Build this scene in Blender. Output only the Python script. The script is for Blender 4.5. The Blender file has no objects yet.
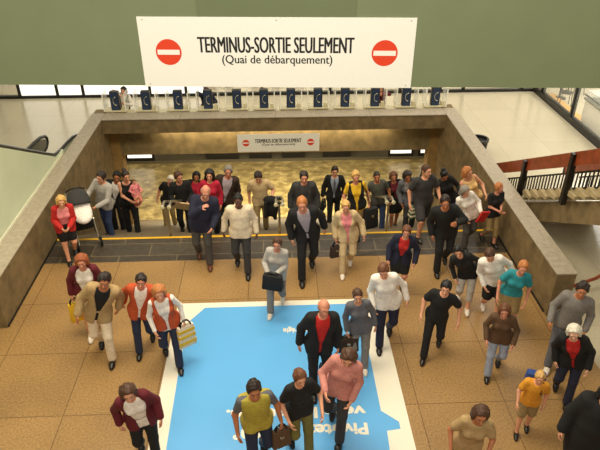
import bpy, bmesh, math, random
import numpy as np
from mathutils import Vector, Matrix
random.seed(7)
SC = bpy.context.scene
COL = SC.collection

# ------------------------------------------------------------ camera, world, lights, exposure
S = 6.85 / 6.5                      # metres per layout unit
def n(v): return v * S
CAM_H, FOC = 6.85, 597.0
PITCH, YAW = math.atan(366 / FOC), math.atan(30 / 700.)
FW = np.array([math.sin(YAW) * math.cos(PITCH), math.cos(YAW) * math.cos(PITCH), -math.sin(PITCH)])
RT = np.array([math.cos(YAW), -math.sin(YAW), 0.0])
UP = np.cross(RT, FW)
CAM = np.array([0, 0, CAM_H])
cd = bpy.data.cameras.new('camera'); cd.sensor_width = 36; cd.lens = 36 * FOC / 600
cam = bpy.data.objects.new('camera', cd); COL.objects.link(cam)
cam.matrix_world = Matrix(((RT[0], UP[0], -FW[0], 0), (RT[1], UP[1], -FW[1], 0), (RT[2], UP[2], -FW[2], CAM_H), (0, 0, 0, 1)))
cd.clip_start = .05
SC.camera = cam

w = bpy.data.worlds.new('world'); SC.world = w; w.use_nodes = True
w.node_tree.nodes['Background'].inputs[0].default_value = (1.0, .86, .64, 1)
w.node_tree.nodes['Background'].inputs[1].default_value = .33

def area(name, loc, sx, sy, power, col=(1, .9, .69), rot=(0, 0, 0)):
    l = bpy.data.lights.new(name, 'AREA'); l.shape = 'RECTANGLE'; l.size = sx; l.size_y = sy
    l.energy = power; l.color = col
    o = bpy.data.objects.new(name, l); o.location = loc; o.rotation_euler = rot; COL.objects.link(o)
    return o
area('hall_light', (-1.3, n(6.9), 9.2), 5.0, 2.6, 640)
area('hall_light', (0, n(9.8), 9.4), 7.0, 1.6, 330)
area('bulkhead_fill', (-.5, .2, 8.4), 7.0, 1.2, 350, (1, .96, .84), (math.radians(50), 0, 0))  # added fill lamp on the camera side, aimed to brighten bulkhead and sign
area('concourse_light', (n(7.0), n(13.6), 5.3), 1.6, 7.0, 230, (1, .95, .84))
area('concourse_light', (-n(7.4), n(14.4), 5.3), 1.6, 7.0, 60, (.9, 1, .82))
area('concourse_light', (n(2), n(16.8), 5.3), 8.0, 1.2, 120, (1, .93, .78))
area('platform_light', (0, n(17.6), n(-.5)), 8.5, 3.0, 820, (1, .89, .62))
area('cove_light', (0, n(14.66), n(.49)), 6.4, .06, 55, (1, .82, .52), (math.radians(35), 0, 0))

SC.view_settings.view_transform = 'Standard'; SC.view_settings.look = 'None'
SC.view_settings.exposure = 0.0; SC.view_settings.gamma = 1.0; SC.view_settings.use_curve_mapping = False

# ------------------------------------------------------------ projection helpers (layout only)
def ray(x, y): return FW * FOC + RT * (x - 300) - UP * (y - 225)
def at_z(x, y, z=0.0):
    d = ray(x, y); return CAM + d * ((z - CAM_H) / d[2])
def at_y(x, y, Y):
    d = ray(x, y); return CAM + d * (Y / d[1])

# ------------------------------------------------------------ materials
def lin(c):
    return tuple(((v / 255) / 12.92 if v / 255 <= .04045 else ((v / 255 + .055) / 1.055) ** 2.4) for v in c) + (1,)
MATS = {}
def mat(name, rgb, rough=.6, metal=0., var=.12, scale=30., bump=0., emit=0., coat=0.):
    if name in MATS: return MATS[name]
    m = bpy.data.materials.new(name); m.use_nodes = True; MATS[name] = m
    nt = m.node_tree; b = nt.nodes['Principled BSDF']
    b.inputs['Roughness'].default_value = rough; b.inputs['Metallic'].default_value = metal
    tc = nt.nodes.new('ShaderNodeTexCoord'); nz = nt.nodes.new('ShaderNodeTexNoise')
    nz.inputs['Scale'].default_value = scale; nz.inputs['Detail'].default_value = 4
    nt.links.new(tc.outputs['Object'], nz.inputs['Vector'])
    rp = nt.nodes.new('ShaderNodeValToRGB')
    c = lin(rgb)
    rp.color_ramp.elements[0].position = .3; rp.color_ramp.elements[1].position = .7
    rp.color_ramp.elements[0].color = tuple(max(0, v * (1 - var)) for v in c[:3]) + (1,)
    rp.color_ramp.elements[1].color = tuple(min(1, v * (1 + var)) for v in c[:3]) + (1,)
    nt.links.new(nz.outputs['Fac'], rp.inputs['Fac']); nt.links.new(rp.outputs['Color'], b.inputs['Base Color'])
    if bump:
        bp = nt.nodes.new('ShaderNodeBump'); bp.inputs['Strength'].default_value = bump
        nt.links.new(nz.outputs['Fac'], bp.inputs['Height']); nt.links.new(bp.outputs['Normal'], b.inputs['Normal'])
    if emit:
        b.inputs['Emission Color'].default_value = c; b.inputs['Emission Strength'].default_value = emit
    return m
def glass(name, rgb, alpha):
    m = mat(name, rgb, .08, var=.02); m.node_tree.nodes['Principled BSDF'].inputs['Alpha'].default_value = alpha
    return m
def tile_mat(name, rgb, rgb2, mortar, tw, th, ms, rough, offset=0., shift=(0, 0), speck=.25, speck_scale=60., rot=0.):
    m = bpy.data.materials.new(name); m.use_nodes = True; MATS[name] = m
    nt = m.node_tree; b = nt.nodes['Principled BSDF']; b.inputs['Roughness'].default_value = rough
    tc = nt.nodes.new('ShaderNodeTexCoord'); mp = nt.nodes.new('ShaderNodeMapping')
    mp.inputs['Location'].default_value = (shift[0], shift[1], 0); mp.inputs['Rotation'].default_value = (0, 0, rot)
    br = nt.nodes.new('ShaderNodeTexBrick'); br.offset = offset; br.squash = 1
    br.inputs['Scale'].default_value = 1; br.inputs['Brick Width'].default_value = tw; br.inputs['Row Height'].default_value = th
    br.inputs['Mortar Size'].default_value = ms; br.inputs['Mortar Smooth'].default_value = .1
    br.inputs['Color1'].default_value = lin(rgb); br.inputs['Color2'].default_value = lin(rgb2); br.inputs['Mortar'].default_value = lin(mortar)
    nt.links.new(tc.outputs['Object'], mp.inputs['Vector']); nt.links.new(mp.outputs['Vector'], br.inputs['Vector'])
    nz = nt.nodes.new('ShaderNodeTexNoise'); nz.inputs['Scale'].default_value = speck_scale; nz.inputs['Detail'].default_value = 5
    n2 = nt.nodes.new('ShaderNodeTexNoise'); n2.inputs['Scale'].default_value = .9; n2.inputs['Detail'].default_value = 3
    nt.links.new(tc.outputs['Object'], nz.inputs['Vector']); nt.links.new(tc.outputs['Object'], n2.inputs['Vector'])
    ad = nt.nodes.new('ShaderNodeMath'); ad.operation = 'MULTIPLY_ADD'; ad.inputs[1].default_value = 1.2; ad.inputs[2].default_value = -.1
    nt.links.new(nz.outputs['Fac'], ad.inputs[0])
    a2 = nt.nodes.new('ShaderNodeMath'); a2.operation = 'MULTIPLY_ADD'; a2.inputs[1].default_value = .5
    nt.links.new(n2.outputs['Fac'], a2.inputs[0]); nt.links.new(ad.outputs[0], a2.inputs[2])
    rp = nt.nodes.new('ShaderNodeMapRange'); rp.inputs['From Min'].default_value = .4; rp.inputs['From Max'].default_value = 1.1
    rp.inputs['To Min'].default_value = 1 - speck; rp.inputs['To Max'].default_value = 1 + speck
    nt.links.new(a2.outputs[0], rp.inputs['Value'])
    mx = nt.nodes.new('ShaderNodeVectorMath'); mx.operation = 'SCALE'
    nt.links.new(br.outputs['Color'], mx.inputs[0]); nt.links.new(rp.outputs['Result'], mx.inputs['Scale'])
    nt.links.new(mx.outputs['Vector'], b.inputs['Base Color'])
    return m

M_TAN = tile_mat('tan terrazzo', (160, 125, 77), (152, 118, 72), (112, 82, 46), n(1.225), n(1.225), .007, .42, shift=(n(.55), n(.39)), speck=.4, speck_scale=34)
M_CREAM = tile_mat('cream hall tile', (196, 186, 160), (190, 180, 154), (172, 160, 130), n(1.225), n(1.225), .005, .2, shift=(n(.2), n(.1)), speck=.08, speck_scale=20)
M_SLATE = tile_mat('slate tile', (62, 54, 44), (78, 70, 58), (112, 98, 76), n(1.1), n(.42), .012, .4, offset=.5, shift=(n(.3), n(.06)), speck=.35, speck_scale=9)
M_MOSA = tile_mat('platform paving', (186, 166, 114), (142, 122, 76), (134, 112, 68), .19, .16, .006, .3, offset=.37, shift=(.1, .05), speck=.5, speck_scale=2.6, rot=0)
M_CONC = tile_mat('brown concrete', (124, 104, 70), (118, 99, 66), (108, 90, 60), 20, 20, .001, .75, speck=.42, speck_scale=5)
M_CAP = tile_mat('concrete coping', (168, 156, 136), (162, 150, 130), (110, 98, 80), n(2.45), 20, .006, .6, speck=.22, speck_scale=12)
M_STEP = mat('granite step', (112, 98, 76), .55, var=.25, scale=40)
M_NOSE = mat('yellow nosing', (236, 180, 30), .5, var=.08)
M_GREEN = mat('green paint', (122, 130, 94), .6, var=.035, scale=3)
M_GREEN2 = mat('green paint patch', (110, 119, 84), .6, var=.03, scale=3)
M_WHITE = mat('sign white', (250, 246, 232), .5, var=.01)
M_INK = mat('sign ink', (24, 22, 20), .6)
M_RED = mat('sign red', (232, 66, 30), .5, var=.03)
M_BLUE = mat('poster blue', (98, 174, 232), .3, var=.02, scale=2)
M_PWHITE = mat('poster white', (240, 232, 214), .3, var=.02, scale=2)
M_BLACK = mat('black metal', (16, 15, 14), .4)
M_STEEL = mat('brushed steel', (178, 170, 150), .3, .9)
M_WOOD = mat('red brown wood', (140, 62, 30), .4, var=.3, scale=6)
M_ESCGREEN = mat('pale green cladding', (205, 214, 184), .35, var=.03, scale=2)
M_ESCWHITE = mat('pale trim', (224, 222, 196), .4, var=.03)
M_RUBBER = mat('black rubber', (22, 22, 20), .35)
M_GREYMET = mat('grey panel', (120, 116, 100), .3, .5)
M_ACRYL = glass('acrylic', (236, 238, 230), .32)
M_GLASS = glass('shop glass', (230, 236, 230), .12)
M_PHONE = mat('phone charcoal', (40, 40, 38), .45)
M_PBLUE = mat('phone blue', (40, 58, 88), .4)
M_PSHELF = mat('phone shelf', (214, 204, 168), .4, var=.04)
M_BACKLIT = mat('backlit panel', (255, 250, 240), .5, var=.01, emit=1.0)

# ------------------------------------------------------------ mesh helpers
def link(o, parent=None):
    COL.objects.link(o)
    if parent: o.parent = parent
    return o
def empty(name, loc=(0, 0, 0), rz=0.):
    o = bpy.data.objects.new(name, None); o.empty_display_size = .1; o.location = loc; o.rotation_euler = (0, 0, rz)
    return link(o)
def tag(o, label, cat, group=None, kind=None):
    o['label'] = label; o['category'] = cat
    if group: o['group'] = group
    if kind: o['kind'] = kind
    return o
class MB:
    def __init__(s): s.bm = bmesh.new()
    def box(s, x0, x1, y0, y1, z0, z1, bev=0.):
        r = bmesh.ops.create_cube(s.bm, size=1)
        vs = r['verts']
        for v in vs:
            v.co = Vector(((x0 + x1) / 2 + v.co.x * (x1 - x0), (y0 + y1) / 2 + v.co.y * (y1 - y0), (z0 + z1) / 2 + v.co.z * (z1 - z0)))
        if bev:
            es = list({e for v in vs for e in v.link_edges})
            bmesh.ops.bevel(s.bm, geom=es, offset=bev, segments=2, affect='EDGES', profile=.6)
        return s
    def prism(s, pts, ex):
        """pts: list of 3D points (planar), ex: extrusion vector"""
        a = [s.bm.verts.new(p) for p in pts]; b = [s.bm.verts.new(Vector(p) + Vector(ex)) for p in pts]
        s.bm.faces.new(a); s.bm.faces.new(b[::-1])
        for i in range(len(a)):
            j = (i + 1) % len(a); s.bm.faces.new((a[j], a[i], b[i], b[j]))
        return s
    def tube(s, pts, r, seg=10, flat=1.):
        pts = [Vector(p) for p in pts]; rings = []
        rr = r if isinstance(r, (list, tuple)) else [r] * len(pts)
        for i, p in enumerate(pts):
            t = (pts[min(i + 1, len(pts) - 1)] - pts[max(i - 1, 0)]).normalized()
            ref = Vector((1, 0, 0)) if abs(t.x) < .8 else Vector((0, 0, 1))
            u = t.cross(ref).normalized(); v = t.cross(u).normalized()
            rings.append([s.bm.verts.new(p + u * (math.cos(a) * rr[i]) + v * (math.sin(a) * rr[i] * flat)) for a in [2 * math.pi * k / seg for k in range(seg)]])
        for i in range(len(rings) - 1):
            for k in range(seg):
                s.bm.faces.new((rings[i][k], rings[i][(k + 1) % seg], rings[i + 1][(k + 1) % seg], rings[i + 1][k]))
        s.bm.faces.new(rings[0][::-1]); s.bm.faces.new(rings[-1])
        return s
    def lathe(s, prof, c=(0, 0, 0), seg=24):
        rings = [[s.bm.verts.new((c[0] + r * math.cos(2 * math.pi * k / seg), c[1] + r * math.sin(2 * math.pi * k / seg), c[2] + z)) for k in range(seg)] for r, z in prof]
        for i in range(len(rings) - 1):
            for k in range(seg):
                s.bm.faces.new((rings[i][k], rings[i][(k + 1) % seg], rings[i + 1][(k + 1) % seg], rings[i + 1][k]))
        s.bm.faces.new(rings[0][::-1]); s.bm.faces.new(rings[-1])
        return s
    def xf(s, m):
        bmesh.ops.transform(s.bm, matrix=m, verts=s.bm.verts); return s
    def build(s, name, m, parent=None, smooth=False):
        bmesh.ops.recalc_face_normals(s.bm, faces=s.bm.faces)
        me = bpy.data.meshes.new(name); s.bm.to_mesh(me); s.bm.free()
        me.materials.append(m)
        if smooth:
            me.polygons.foreach_set('use_smooth', [True] * len(me.polygons))
            try: me.set_sharp_from_angle(angle=math.radians(40))
            except Exception: pass
        return link(bpy.data.objects.new(name, me), parent)
def structure(name, mb, m):
    o = mb.build(name, m); o['kind'] = 'structure'; return o
def text(name, body, m, parent, x0, x1, z0, z1, basis, bold=.0, depth=.003, smear=0.):
    """flat lettering fitted into x0..x1, z0..z1 of the frame basis (Matrix: x right, y up, z outwards)"""
    cu = bpy.data.curves.new(name, 'FONT'); cu.body = body; cu.size = 1; cu.extrude = 0.; cu.offset = bold; cu.resolution_u = 3
    t = bpy.data.objects.new(name, cu); COL.objects.link(t)
    bpy.context.view_layer.update()
    me = bpy.data.meshes.new_from_object(t.evaluated_get(bpy.context.evaluated_depsgraph_get()))
    bpy.data.objects.remove(t); bpy.data.curves.remove(cu)
    co = np.empty(len(me.vertices) * 3); me.vertices.foreach_get('co', co); co = co.reshape(-1, 3)
    lo, hi = co.min(0), co.max(0)
    co[:, 0] = x0 + (co[:, 0] - lo[0]) / (hi[0] - lo[0]) * (x1 - x0)
    co[:, 1] = z0 + (co[:, 1] - lo[1]) / (hi[1] - lo[1]) * (z1 - z0)
    co[:, 2] = depth
    me.vertices.foreach_set('co', co.ravel())
    if smear:                      # heavier strokes: the same outlines set again a hair to each side
        bm = bmesh.new(); bm.from_mesh(me); bm.verts.ensure_lookup_table(); bm.edges.ensure_lookup_table(); bm.faces.ensure_lookup_table()
        for i, dx in enumerate((-smear, smear)):
            d = bmesh.ops.duplicate(bm, geom=bm.verts[:len(me.vertices)] + bm.edges[:len(me.edges)] + bm.faces[:len(me.polygons)])
            bmesh.ops.translate(bm, verts=[v for v in d['geom'] if isinstance(v, bmesh.types.BMVert)], vec=(dx, 0, -.0004 * (i + 1)))
            bm.verts.ensure_lookup_table(); bm.edges.ensure_lookup_table(); bm.faces.ensure_lookup_table()
        bm.to_mesh(me); bm.free()
    me.transform(basis); me.materials.clear(); me.materials.append(m); me.name = name
    return link(bpy.data.objects.new(name, me), parent)
# ============================================================ THE SETTING
XW = n(4.43); XO = n(4.75); YE = n(10.2); YC = n(14.5); ZP = n(.87)
RISE, RUN, NST = .16, .30, 26
ZL = -RISE * NST; YL = YE + RUN * NST
def ground(x, y):
    if abs(x) > XW or y < YE: return 0.
    k = int((y - YE) / RUN) + 1
    return -RISE * min(k, NST)

b = MB()
b.box(-XO, XO, -1.0, n(9.4), -.3, 0)
structure('floor', b, M_TAN)
b = MB(); b.box(-XO, XO, n(9.4), YE, -.3, 0); structure('floor_slate', b, M_SLATE)
b = MB(); b.box(-n(12), -XO, n(3), n(20.5), -.3, 0); b.box(XO, n(12), n(3), n(20.5), -.3, 0); b.box(-XO, XO, n(15.13), n(20.5), -.3, 0)
structure('floor_concourse', b, M_CREAM)
# yellow nosing
b = MB(); b.box(-XW, XW, YE - .005, YE + .055, -.04, .006); structure('trim_nosing', b, M_NOSE)
# stairs down to the platform
b = MB()
for k in range(1, NST):
    b.box(-XW, XW, YE + RUN * (k - 1), YE + RUN * k + .02, -RISE * k - .3, -RISE * k)
o = structure('stairs', b, M_STEP)
b = MB(); b.box(-n(9), n(9), YL - RUN, n(23.5), ZL - .2, ZL); structure('floor_platform', b, M_MOSA)
YB = n(22.0)
b = MB(); b.box(-n(9), n(9), n(23.2), n(23.4), ZL, n(-.35)); b.box(-n(9), n(9), YB, n(23.2), ZL, ZL + .12)
structure('wall_platform', b, mat('grey plinth', (96, 88, 70), .5))
b = MB(); b.box(-n(9), n(9), n(15.13), n(23.4), n(-.345), n(-.29)); structure('ceiling_platform', b, M_CONC)
# parapets and stairwell walls
for sx, nm in ((-1, 'left'), (1, 'right')):
    ye = n(7.6) if sx < 0 else n(7.52)
    pts = [(sx * XW, ye, 0), (sx * XW, ye, ZP - .03), (sx * XW, n(14.9), ZP - .03), (sx * XW, n(15.3), ZP - .03), (sx * XW, n(15.3), ZL), (sx * XW, YL, ZL), (sx * XW, YE - .3, -.3), (sx * XW, YE - .3, 0)]
    b = MB(); b.prism(pts, (sx * (XO - XW), 0, 0)); structure('wall_' + nm, b, M_CONC)
    b = MB(); b.box(min(sx * (XW - .012), sx * (XO + .012)), max(sx * (XW - .012), sx * (XO + .012)), ye - .012, n(14.95), ZP - .03, ZP, .006)
    structure('trim_coping_' + nm, b, M_CAP)
    b = MB(); b.box(min(sx * XW, sx * (XW - .26)), max(sx * XW, sx * (XW - .26)), n(14.93), n(15.3), ZL + .4, n(.48)); structure('column_' + nm, b, mat('lit yellow concrete', (150, 118, 68), .7, var=.2, scale=5))  # pilaster concrete with the yellow light on it put into its colour
    b = MB(); b.box(min(sx * (XW - .02), sx * XW), max(sx * (XW - .02), sx * XW), n(7.62), YE, 0, .035); structure('baseboard_' + nm, b, M_RUBBER)
b = MB(); b.box(-XW, XW, YC, YC + .09, n(.48), ZP - .03); b.box(-XW, XW, YC + .09, n(14.95), n(.55), ZP - .03); structure('beam', b, M_CONC)
b = MB(); b.box(-XW - .01, XW + .01, YC - .02, n(14.95), ZP - .03, ZP, .006); structure('trim_coping_back', b, M_CAP)
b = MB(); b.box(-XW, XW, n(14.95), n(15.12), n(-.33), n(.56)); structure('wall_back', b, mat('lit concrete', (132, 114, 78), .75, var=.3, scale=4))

# platform advert frames and benches seen under the slab
for i, (px0, px1, white, lb) in enumerate(((125, 154, 1, 'black framed white advert panel low on the platform wall below the left stairwell column'),
        (205, 240, 0, 'dark bench on the platform wall second from the left end'), (248, 273, 0, 'short dark bench on the platform wall just left of the small white sign'),
        (281, 306, 0, 'short dark bench on the platform wall just right of the small white sign centre'), (322, 352, 0, 'dark bench on the platform wall beyond the man in the business suit'),
        (388, 413, 1, 'black framed white advert panel on the platform wall left of the right stairwell column'),
        (418, 430, 1, 'narrow white advert panel on the platform wall touching the right stairwell column'))):
    x0 = at_y(px0, 156, YB)[0]; x1 = at_y(px1, 156, YB)[0]
    z0 = ZL + .12
    if white:
        e = tag(empty('advert_panel', ((x0 + x1) / 2, YB, z0)), lb, 'advert panel')
        hw = (x1 - x0) / 2
        MB().box(-hw, hw, .0, .1, 0, .14, .01).box(-hw, -hw + .09, 0, .1, .14, 1.5).box(hw - .09, hw, 0, .1, .14, 1.5).box(-hw, hw, 0, .1, 1.5, 1.6).build('frame', M_BLACK, e)
        MB().box(-hw + .09, hw - .09, .03, .09, .14, 1.5).build('panel', M_BACKLIT, e)
    else:
        e = tag(empty('wall_bench', ((x0 + x1) / 2, YB + .03, z0)), lb, 'bench')
        hw = (x1 - x0) / 2
        MB().box(-hw, hw, -.02, .4, .3, .38, .02).build('seat', M_BLACK, e)
        MB().box(-hw, hw, .36, .42, .38, .8, .02).build('backrest', M_BLACK, e)
        MB().box(-hw + .06, hw - .06, .05, .35, 0, .3).build('base', M_BLACK, e)
        MB().box(-hw + .05, hw - .05, .0, .06, .05, .3).build('front_panel', M_BLACK, e)

# ============================================================ GREEN BULKHEAD AND ITS SIGN
ang = -math.atan(.061)
BX, BY = n(.26), n(4.7)
bulk = MB(); bulk.box(-n(7.5), n(7.5), 0, .35, 0, n(1.25)); bulk.xf(Matrix.Translation((BX, BY, n(4.93))) @ Matrix.Rotation(ang, 4, 'Z'))
structure('wall_bulkhead', bulk, M_GREEN)
FR = Matrix.Translation((BX, BY, n(4.93))) @ Matrix.Rotation(ang, 4, 'Z') @ Matrix.Rotation(math.radians(90), 4, 'X')   # x right, y up, z towards the stairs
FRi = FR.inverted()
def on_bulk(x, y):
    nrm = FR.to_3x3() @ Vector((0, 0, 1)); o_ = FR.translation
    d = Vector(ray(x, y)); c = Vector(CAM)
    p = c + d * ((o_ - c).dot(nrm) / d.dot(nrm))
    return FRi @ p
a_, b_ = on_bulk(197, 16), on_bulk(357, 1)
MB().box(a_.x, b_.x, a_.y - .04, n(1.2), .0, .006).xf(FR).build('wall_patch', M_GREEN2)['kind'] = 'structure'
def no_entry(cx, cy, r, basis, parent, z):
    e = MB()
    vs = [(cx + r * math.cos(2 * math.pi * k / 40), cy + r * math.sin(2 * math.pi * k / 40), z) for k in range(40)]
    e.prism(vs, (0, 0, .002)); e.xf(basis); d = e.build('no_entry_disc', M_RED, parent)
    e = MB().box(cx - r * .86, cx + r * .86, cy - r * .19, cy + r * .19, z + .002, z + .004); e.xf(basis); e.build('white_bar', M_WHITE, d)
def station_sign(label, x0, x1, y0, y1, basis, depth, group=None):
    c = basis @ Vector(((x0 + x1) / 2, (y0 + y1) / 2, 0))
    e = tag(empty('terminus_sign', c), label, 'sign')
    B = Matrix.Translation(-c) @ basis
    W, Hh = x1 - x0, y1 - y0
    MB().box(x0, x1, y0, y1, .0, depth, .003).xf(B).build('board', M_WHITE, e)
    text('title_lettering', 'TERMINUS-SORTIE SEULEMENT', M_INK, e, x0 + W * .213, x0 + W * .78, y0 + Hh * .505, y0 + Hh * .73, B, 0, depth + .002, W * .0016)
    text('subtitle_lettering', '(Quai de débarquement)', M_INK, e, x0 + W * .298, x0 + W * .703, y0 + Hh * .315, y0 + Hh * .475, B, 0, depth + .002, W * .0006)
    for f in (.103, .893): no_entry(x0 + W * f, y0 + Hh * .51, Hh * .185, B, e, depth)
    for fx in (.02, .5, .98):
        for fy in (.04, .96):
            if fx == .5 and fy == .04: continue
            s_ = MB().box(x0 + W * fx - .004, x0 + W * fx + .004, y0 + Hh * fy - .004, y0 + Hh * fy + .004, depth, depth + .002); s_.xf(B); s_.build('screw', M_STEEL, e)
p0, p1 = on_bulk(145, 85), on_bulk(417.5, 17.5)
x0 = on_bulk(137, 16).x; x1 = on_bulk(418, 18).x
station_sign('large white terminus sign with two red no-entry discs on the green bulkhead', (x0 + on_bulk(145, 85).x) / 2, (x1 + on_bulk(410, 85).x) / 2, -.005, p1.y, FR, .012)
F2 = Matrix.Translation((0, YC + .02, 0)) @ Matrix.Rotation(math.radians(90), 4, 'X')
q0, q1 = at_y(238, 152, YC + .02), at_y(319.5, 133, YC + .02)
station_sign('small white terminus sign hanging below the concrete beam over the stairs', q0[0], q1[0], q0[2], q1[2], F2, .012)

# ============================================================ FLOOR POSTER
PZ = .004
pe = tag(empty('floor_poster', (0, n(6.4), 0)), 'large blue floor poster with white border and upside-down lettering', 'poster')
O = Vector((0, n(6.4), 0))
def pg(x, y, z=0.): 
    p = at_z(x, y); return Vector((p[0], p[1], z)) - O
PX0, PX1, PY0, PY1 = n(-1.745), n(1.715), n(4.6), n(8.1)
MB().box(PX0, PX1, PY0 - O.y, PY1 - O.y, 0, PZ).build('border', M_PWHITE, pe)
pts = [pg(205, 308), pg(346, 304), pg(360, 315), pg(367, 343), pg(381, 411), pg(399, 422), pg(400.5, 429), pg(387, 431)]
pb = [(pg(388.5, 449).x, PY0 + .1 - O.y), (pg(167, 447).x + .0, PY0 + .1 - O.y)]
pts = [(p.x, p.y, PZ) for p in pts] + [(x, y, PZ) for x, y in pb] + [(p.x, p.y, PZ) for p in (pg(181, 357), pg(190, 321))]
MB().prism(pts[::-1], (0, 0, .002)).build('blue_sheet', M_BLUE, pe)
PB = Matrix(((-1, 0, 0, 0), (0, -1, 0, 0), (0, 0, 1, 0), (0, 0, 0, 1)))
def ptext(name, body, pxr, pxl, yfar, ynear, bold):
    l_, r_ = pg(pxr, (yfar + ynear) / 2), pg(pxl, (yfar + ynear) / 2 + 2)
    text(name, body, M_PWHITE, pe, -l_.x, -r_.x, -pg(300, yfar).y, -pg(300, ynear).y, PB, bold, PZ + .003)
ptext('headline_lettering', 'Pivotez de 180°', 368.5, 233, 425, 438, .035)
ptext('headline_lettering', 'vers la gauche.', 366, 226, 404.5, 419, .035)
ptext('small_lettering', 'montérégie', 318, 283, 326.5, 333, .03)
c_ = pg(350, 333)
MB().tube([(c_.x + .09 * math.cos(a), c_.y + .09 * math.sin(a), PZ + .003) for a in [k * .35 for k in range(11)]], .016, 6, .1).build('swirl_mark', M_PWHITE, pe)

# ============================================================ STAIR HANDRAILS
slope = RISE / RUN
def handrail(x, label, wall=0):
    e = tag(empty('stair_handrail', (x, YE + .12, 0)), label, 'handrail')
    hz = n(.72)
    def rail(xx):
        pts = [(xx, -.12, hz), (xx, .05, hz)] + [(xx, .1 + d, hz - slope * (d)) for d in (0, 2, 4, 6, 7.4)]
        return MB().tube(pts, .026, 10)
    if wall:
        rail(-.02 * wall).build('rail', M_STEEL, e, True)
        for d in (.3, 2.2, 4.1, 6): MB().tube([(0, .1 + d, hz - slope * d - .02), (wall * .07, .1 + d, hz - slope * d - .06), (wall * .12, .1 + d, hz - slope * d - .06)], .012, 8).build('bracket', M_STEEL, e, True)
    else:
        for s_ in (-.07, .07): rail(s_).build('rail', M_STEEL, e, True)
        for d in (.0, 2.1, 4.2, 6.3):
            z0 = ground(x, YE + .12 + d + .02) - .02 if d else -RISE
            zt = hz - slope * max(d - .1, 0)
            p = MB().tube([(0, d + .02, z0), (0, d + .02, zt - .05)], .024, 10).build('post', M_STEEL, e, True)
            MB().box(-.1, .1, d - .0, d + .05, zt - .07, zt - .025, .01).build('cross_bar', M_BLACK, p)
        for s_ in (-.07, .07): MB().lathe([(.02, -.02), (.042, -.012), (.042, .012), (.02, .02)]).xf(Matrix.Translation((s_, -.13, hz)) @ Matrix.Rotation(math.pi / 2, 4, 'X')).build('end_cap', M_PSHELF, e, True)
handrail(n(-2.18), 'steel stair handrail beside the man holding a tan folder')
handrail(n(.03), 'steel stair handrail in the middle of the wide stairs')
handrail(n(2.22), 'steel stair handrail beside the green and white striped bag')
handrail(-XW + .13, 'wall-mounted steel handrail behind the woman in the red cardigan', -1)
handrail(XW - .13, 'wall-mounted steel handrail behind the woman in black T-shirt and khaki capris', 1)

# ============================================================ PAYPHONES ON THE BACK LEDGE
ORD = ['first', 'second', 'third', 'fourth', 'fifth', 'sixth', 'seventh', 'eighth', 'ninth', 'tenth', 'eleventh', 'twelfth']
YP = n(15.02)
b = MB(); b.box(-XW + .01, XW - .01, n(14.96), n(15.3), n(.57), n(.84), .01)
tag(b.build('phone_ledge', M_PSHELF), 'long cream ledge behind the coping carrying the row of payphones', 'ledge')
pxs = [115, 146, 178, 208, 237, 264, 291, 318, 345, 375, 406, 435]
for i, px in enumerate(pxs):
    x = at_y(px, 104, YP)[0]
    e = tag(empty('payphone', (x, YP, n(.875))), 'blue payphone with white handset mark between clear screens, %s from the left of the row' % ORD[i], 'payphone', 'payphones on the back ledge')
    dx = .045 * (1 if px < 275 else -1)
    MB().box(-.12, .12, .0, .16, 0, n(.53), .012).build('housing', M_PHONE, e)
    pn = MB().box(-.1, .1, -.012, .0, .02, n(.51), .004).build('sign_panel', M_PBLUE if i % 3 else M_PBLUE, e)
    # handset mark: a thick C with two lobes
    pts = [(.045 - .085 * math.sin(a), -.016, n(.29) + .115 * math.cos(a)) for a in [math.pi * k / 10 for k in range(11)]]
    MB().tube(pts, [.03, .032, .022, .018, .017, .017, .017, .018, .022, .032, .03], 8, .3).build('handset_mark', M_PSHELF, pn)
    MB().box(-.3, .3, -.05, .26, 0, .045, .01).build('shelf', M_PSHELF, e)
    for s_ in (-1, 1):
        d = MB().box(s_ * .29 - .012, s_ * .29 + .012, -.09, .33, .04, n(.5)).build('side_screen', M_ACRYL, e)
        MB().box(s_ * .29 - .015, s_ * .29 + .015, -.1, -.075, .04, n(.5), .003).build('edge_strip', M_WHITE, d)
    MB().box(.17, .26, .0, .12, .045, .16, .01).build('directory_holder', M_PSHELF, e)

# ============================================================ SHOPFRONTS
YS = n(18.7); XS = n(8.5)
def shopfront(label, xs, y=YS, vert=False, solid=()):
    o_ = Vector((xs[0], y, 0)) if not vert else Vector((y, xs[0], 0))
    e = tag(empty('shopfront', o_), label, 'shopfront')
    def bx(a0, a1, b0, b1, z0, z1):
        m = MB()
        return m.box(a0 - xs[0], a1 - xs[0], b0, b1, z0, z1) if not vert else m.box(b0, b1, a0 - xs[0], a1 - xs[0], z0, z1)
    L = xs[-1]
    pl = .2 if vert else .09
    bx(xs[0], L, -.06, .1, 0, pl).build('plinth', M_BLACK, e)
    bx(xs[0], L, -.05, .08, 2.6, 2.75).build('top_rail', M_BLACK, e)
    for x in xs: bx(x - .045 if x > xs[0] else x, x + .045 if x < L else x, -.05, .08, pl, 2.6).build('mullion', M_BLACK, e)
    for i in range(len(xs) - 1):
        if i in solid: bx(xs[i] + .04, xs[i + 1] - .04, .0, .03, pl, 2.6).build('lit_panel', M_BACKLIT, e)
        else: bx(xs[i] + .04, xs[i + 1] - .04, .0, .015, pl, 2.6).build('pane', M_GLASS, e)
    return e
def fx(px): return at_y(px, 90, YS)[0]
shopfront('backlit white shopfront behind the escalator at the far left', [fx(-60), fx(-5), fx(19), fx(57), fx(83), fx(150)], solid=(2, 3, 4))
shopfront('glazed shopfront with plants behind the middle payphones', [fx(150), fx(186), fx(205), fx(262), fx(330), fx(400), fx(440)], solid=(0, 1))
shopfront('glazed cream shopfront facing the empty right-hand concourse', [fx(440), fx(463), fx(521), XS], solid=())
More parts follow.
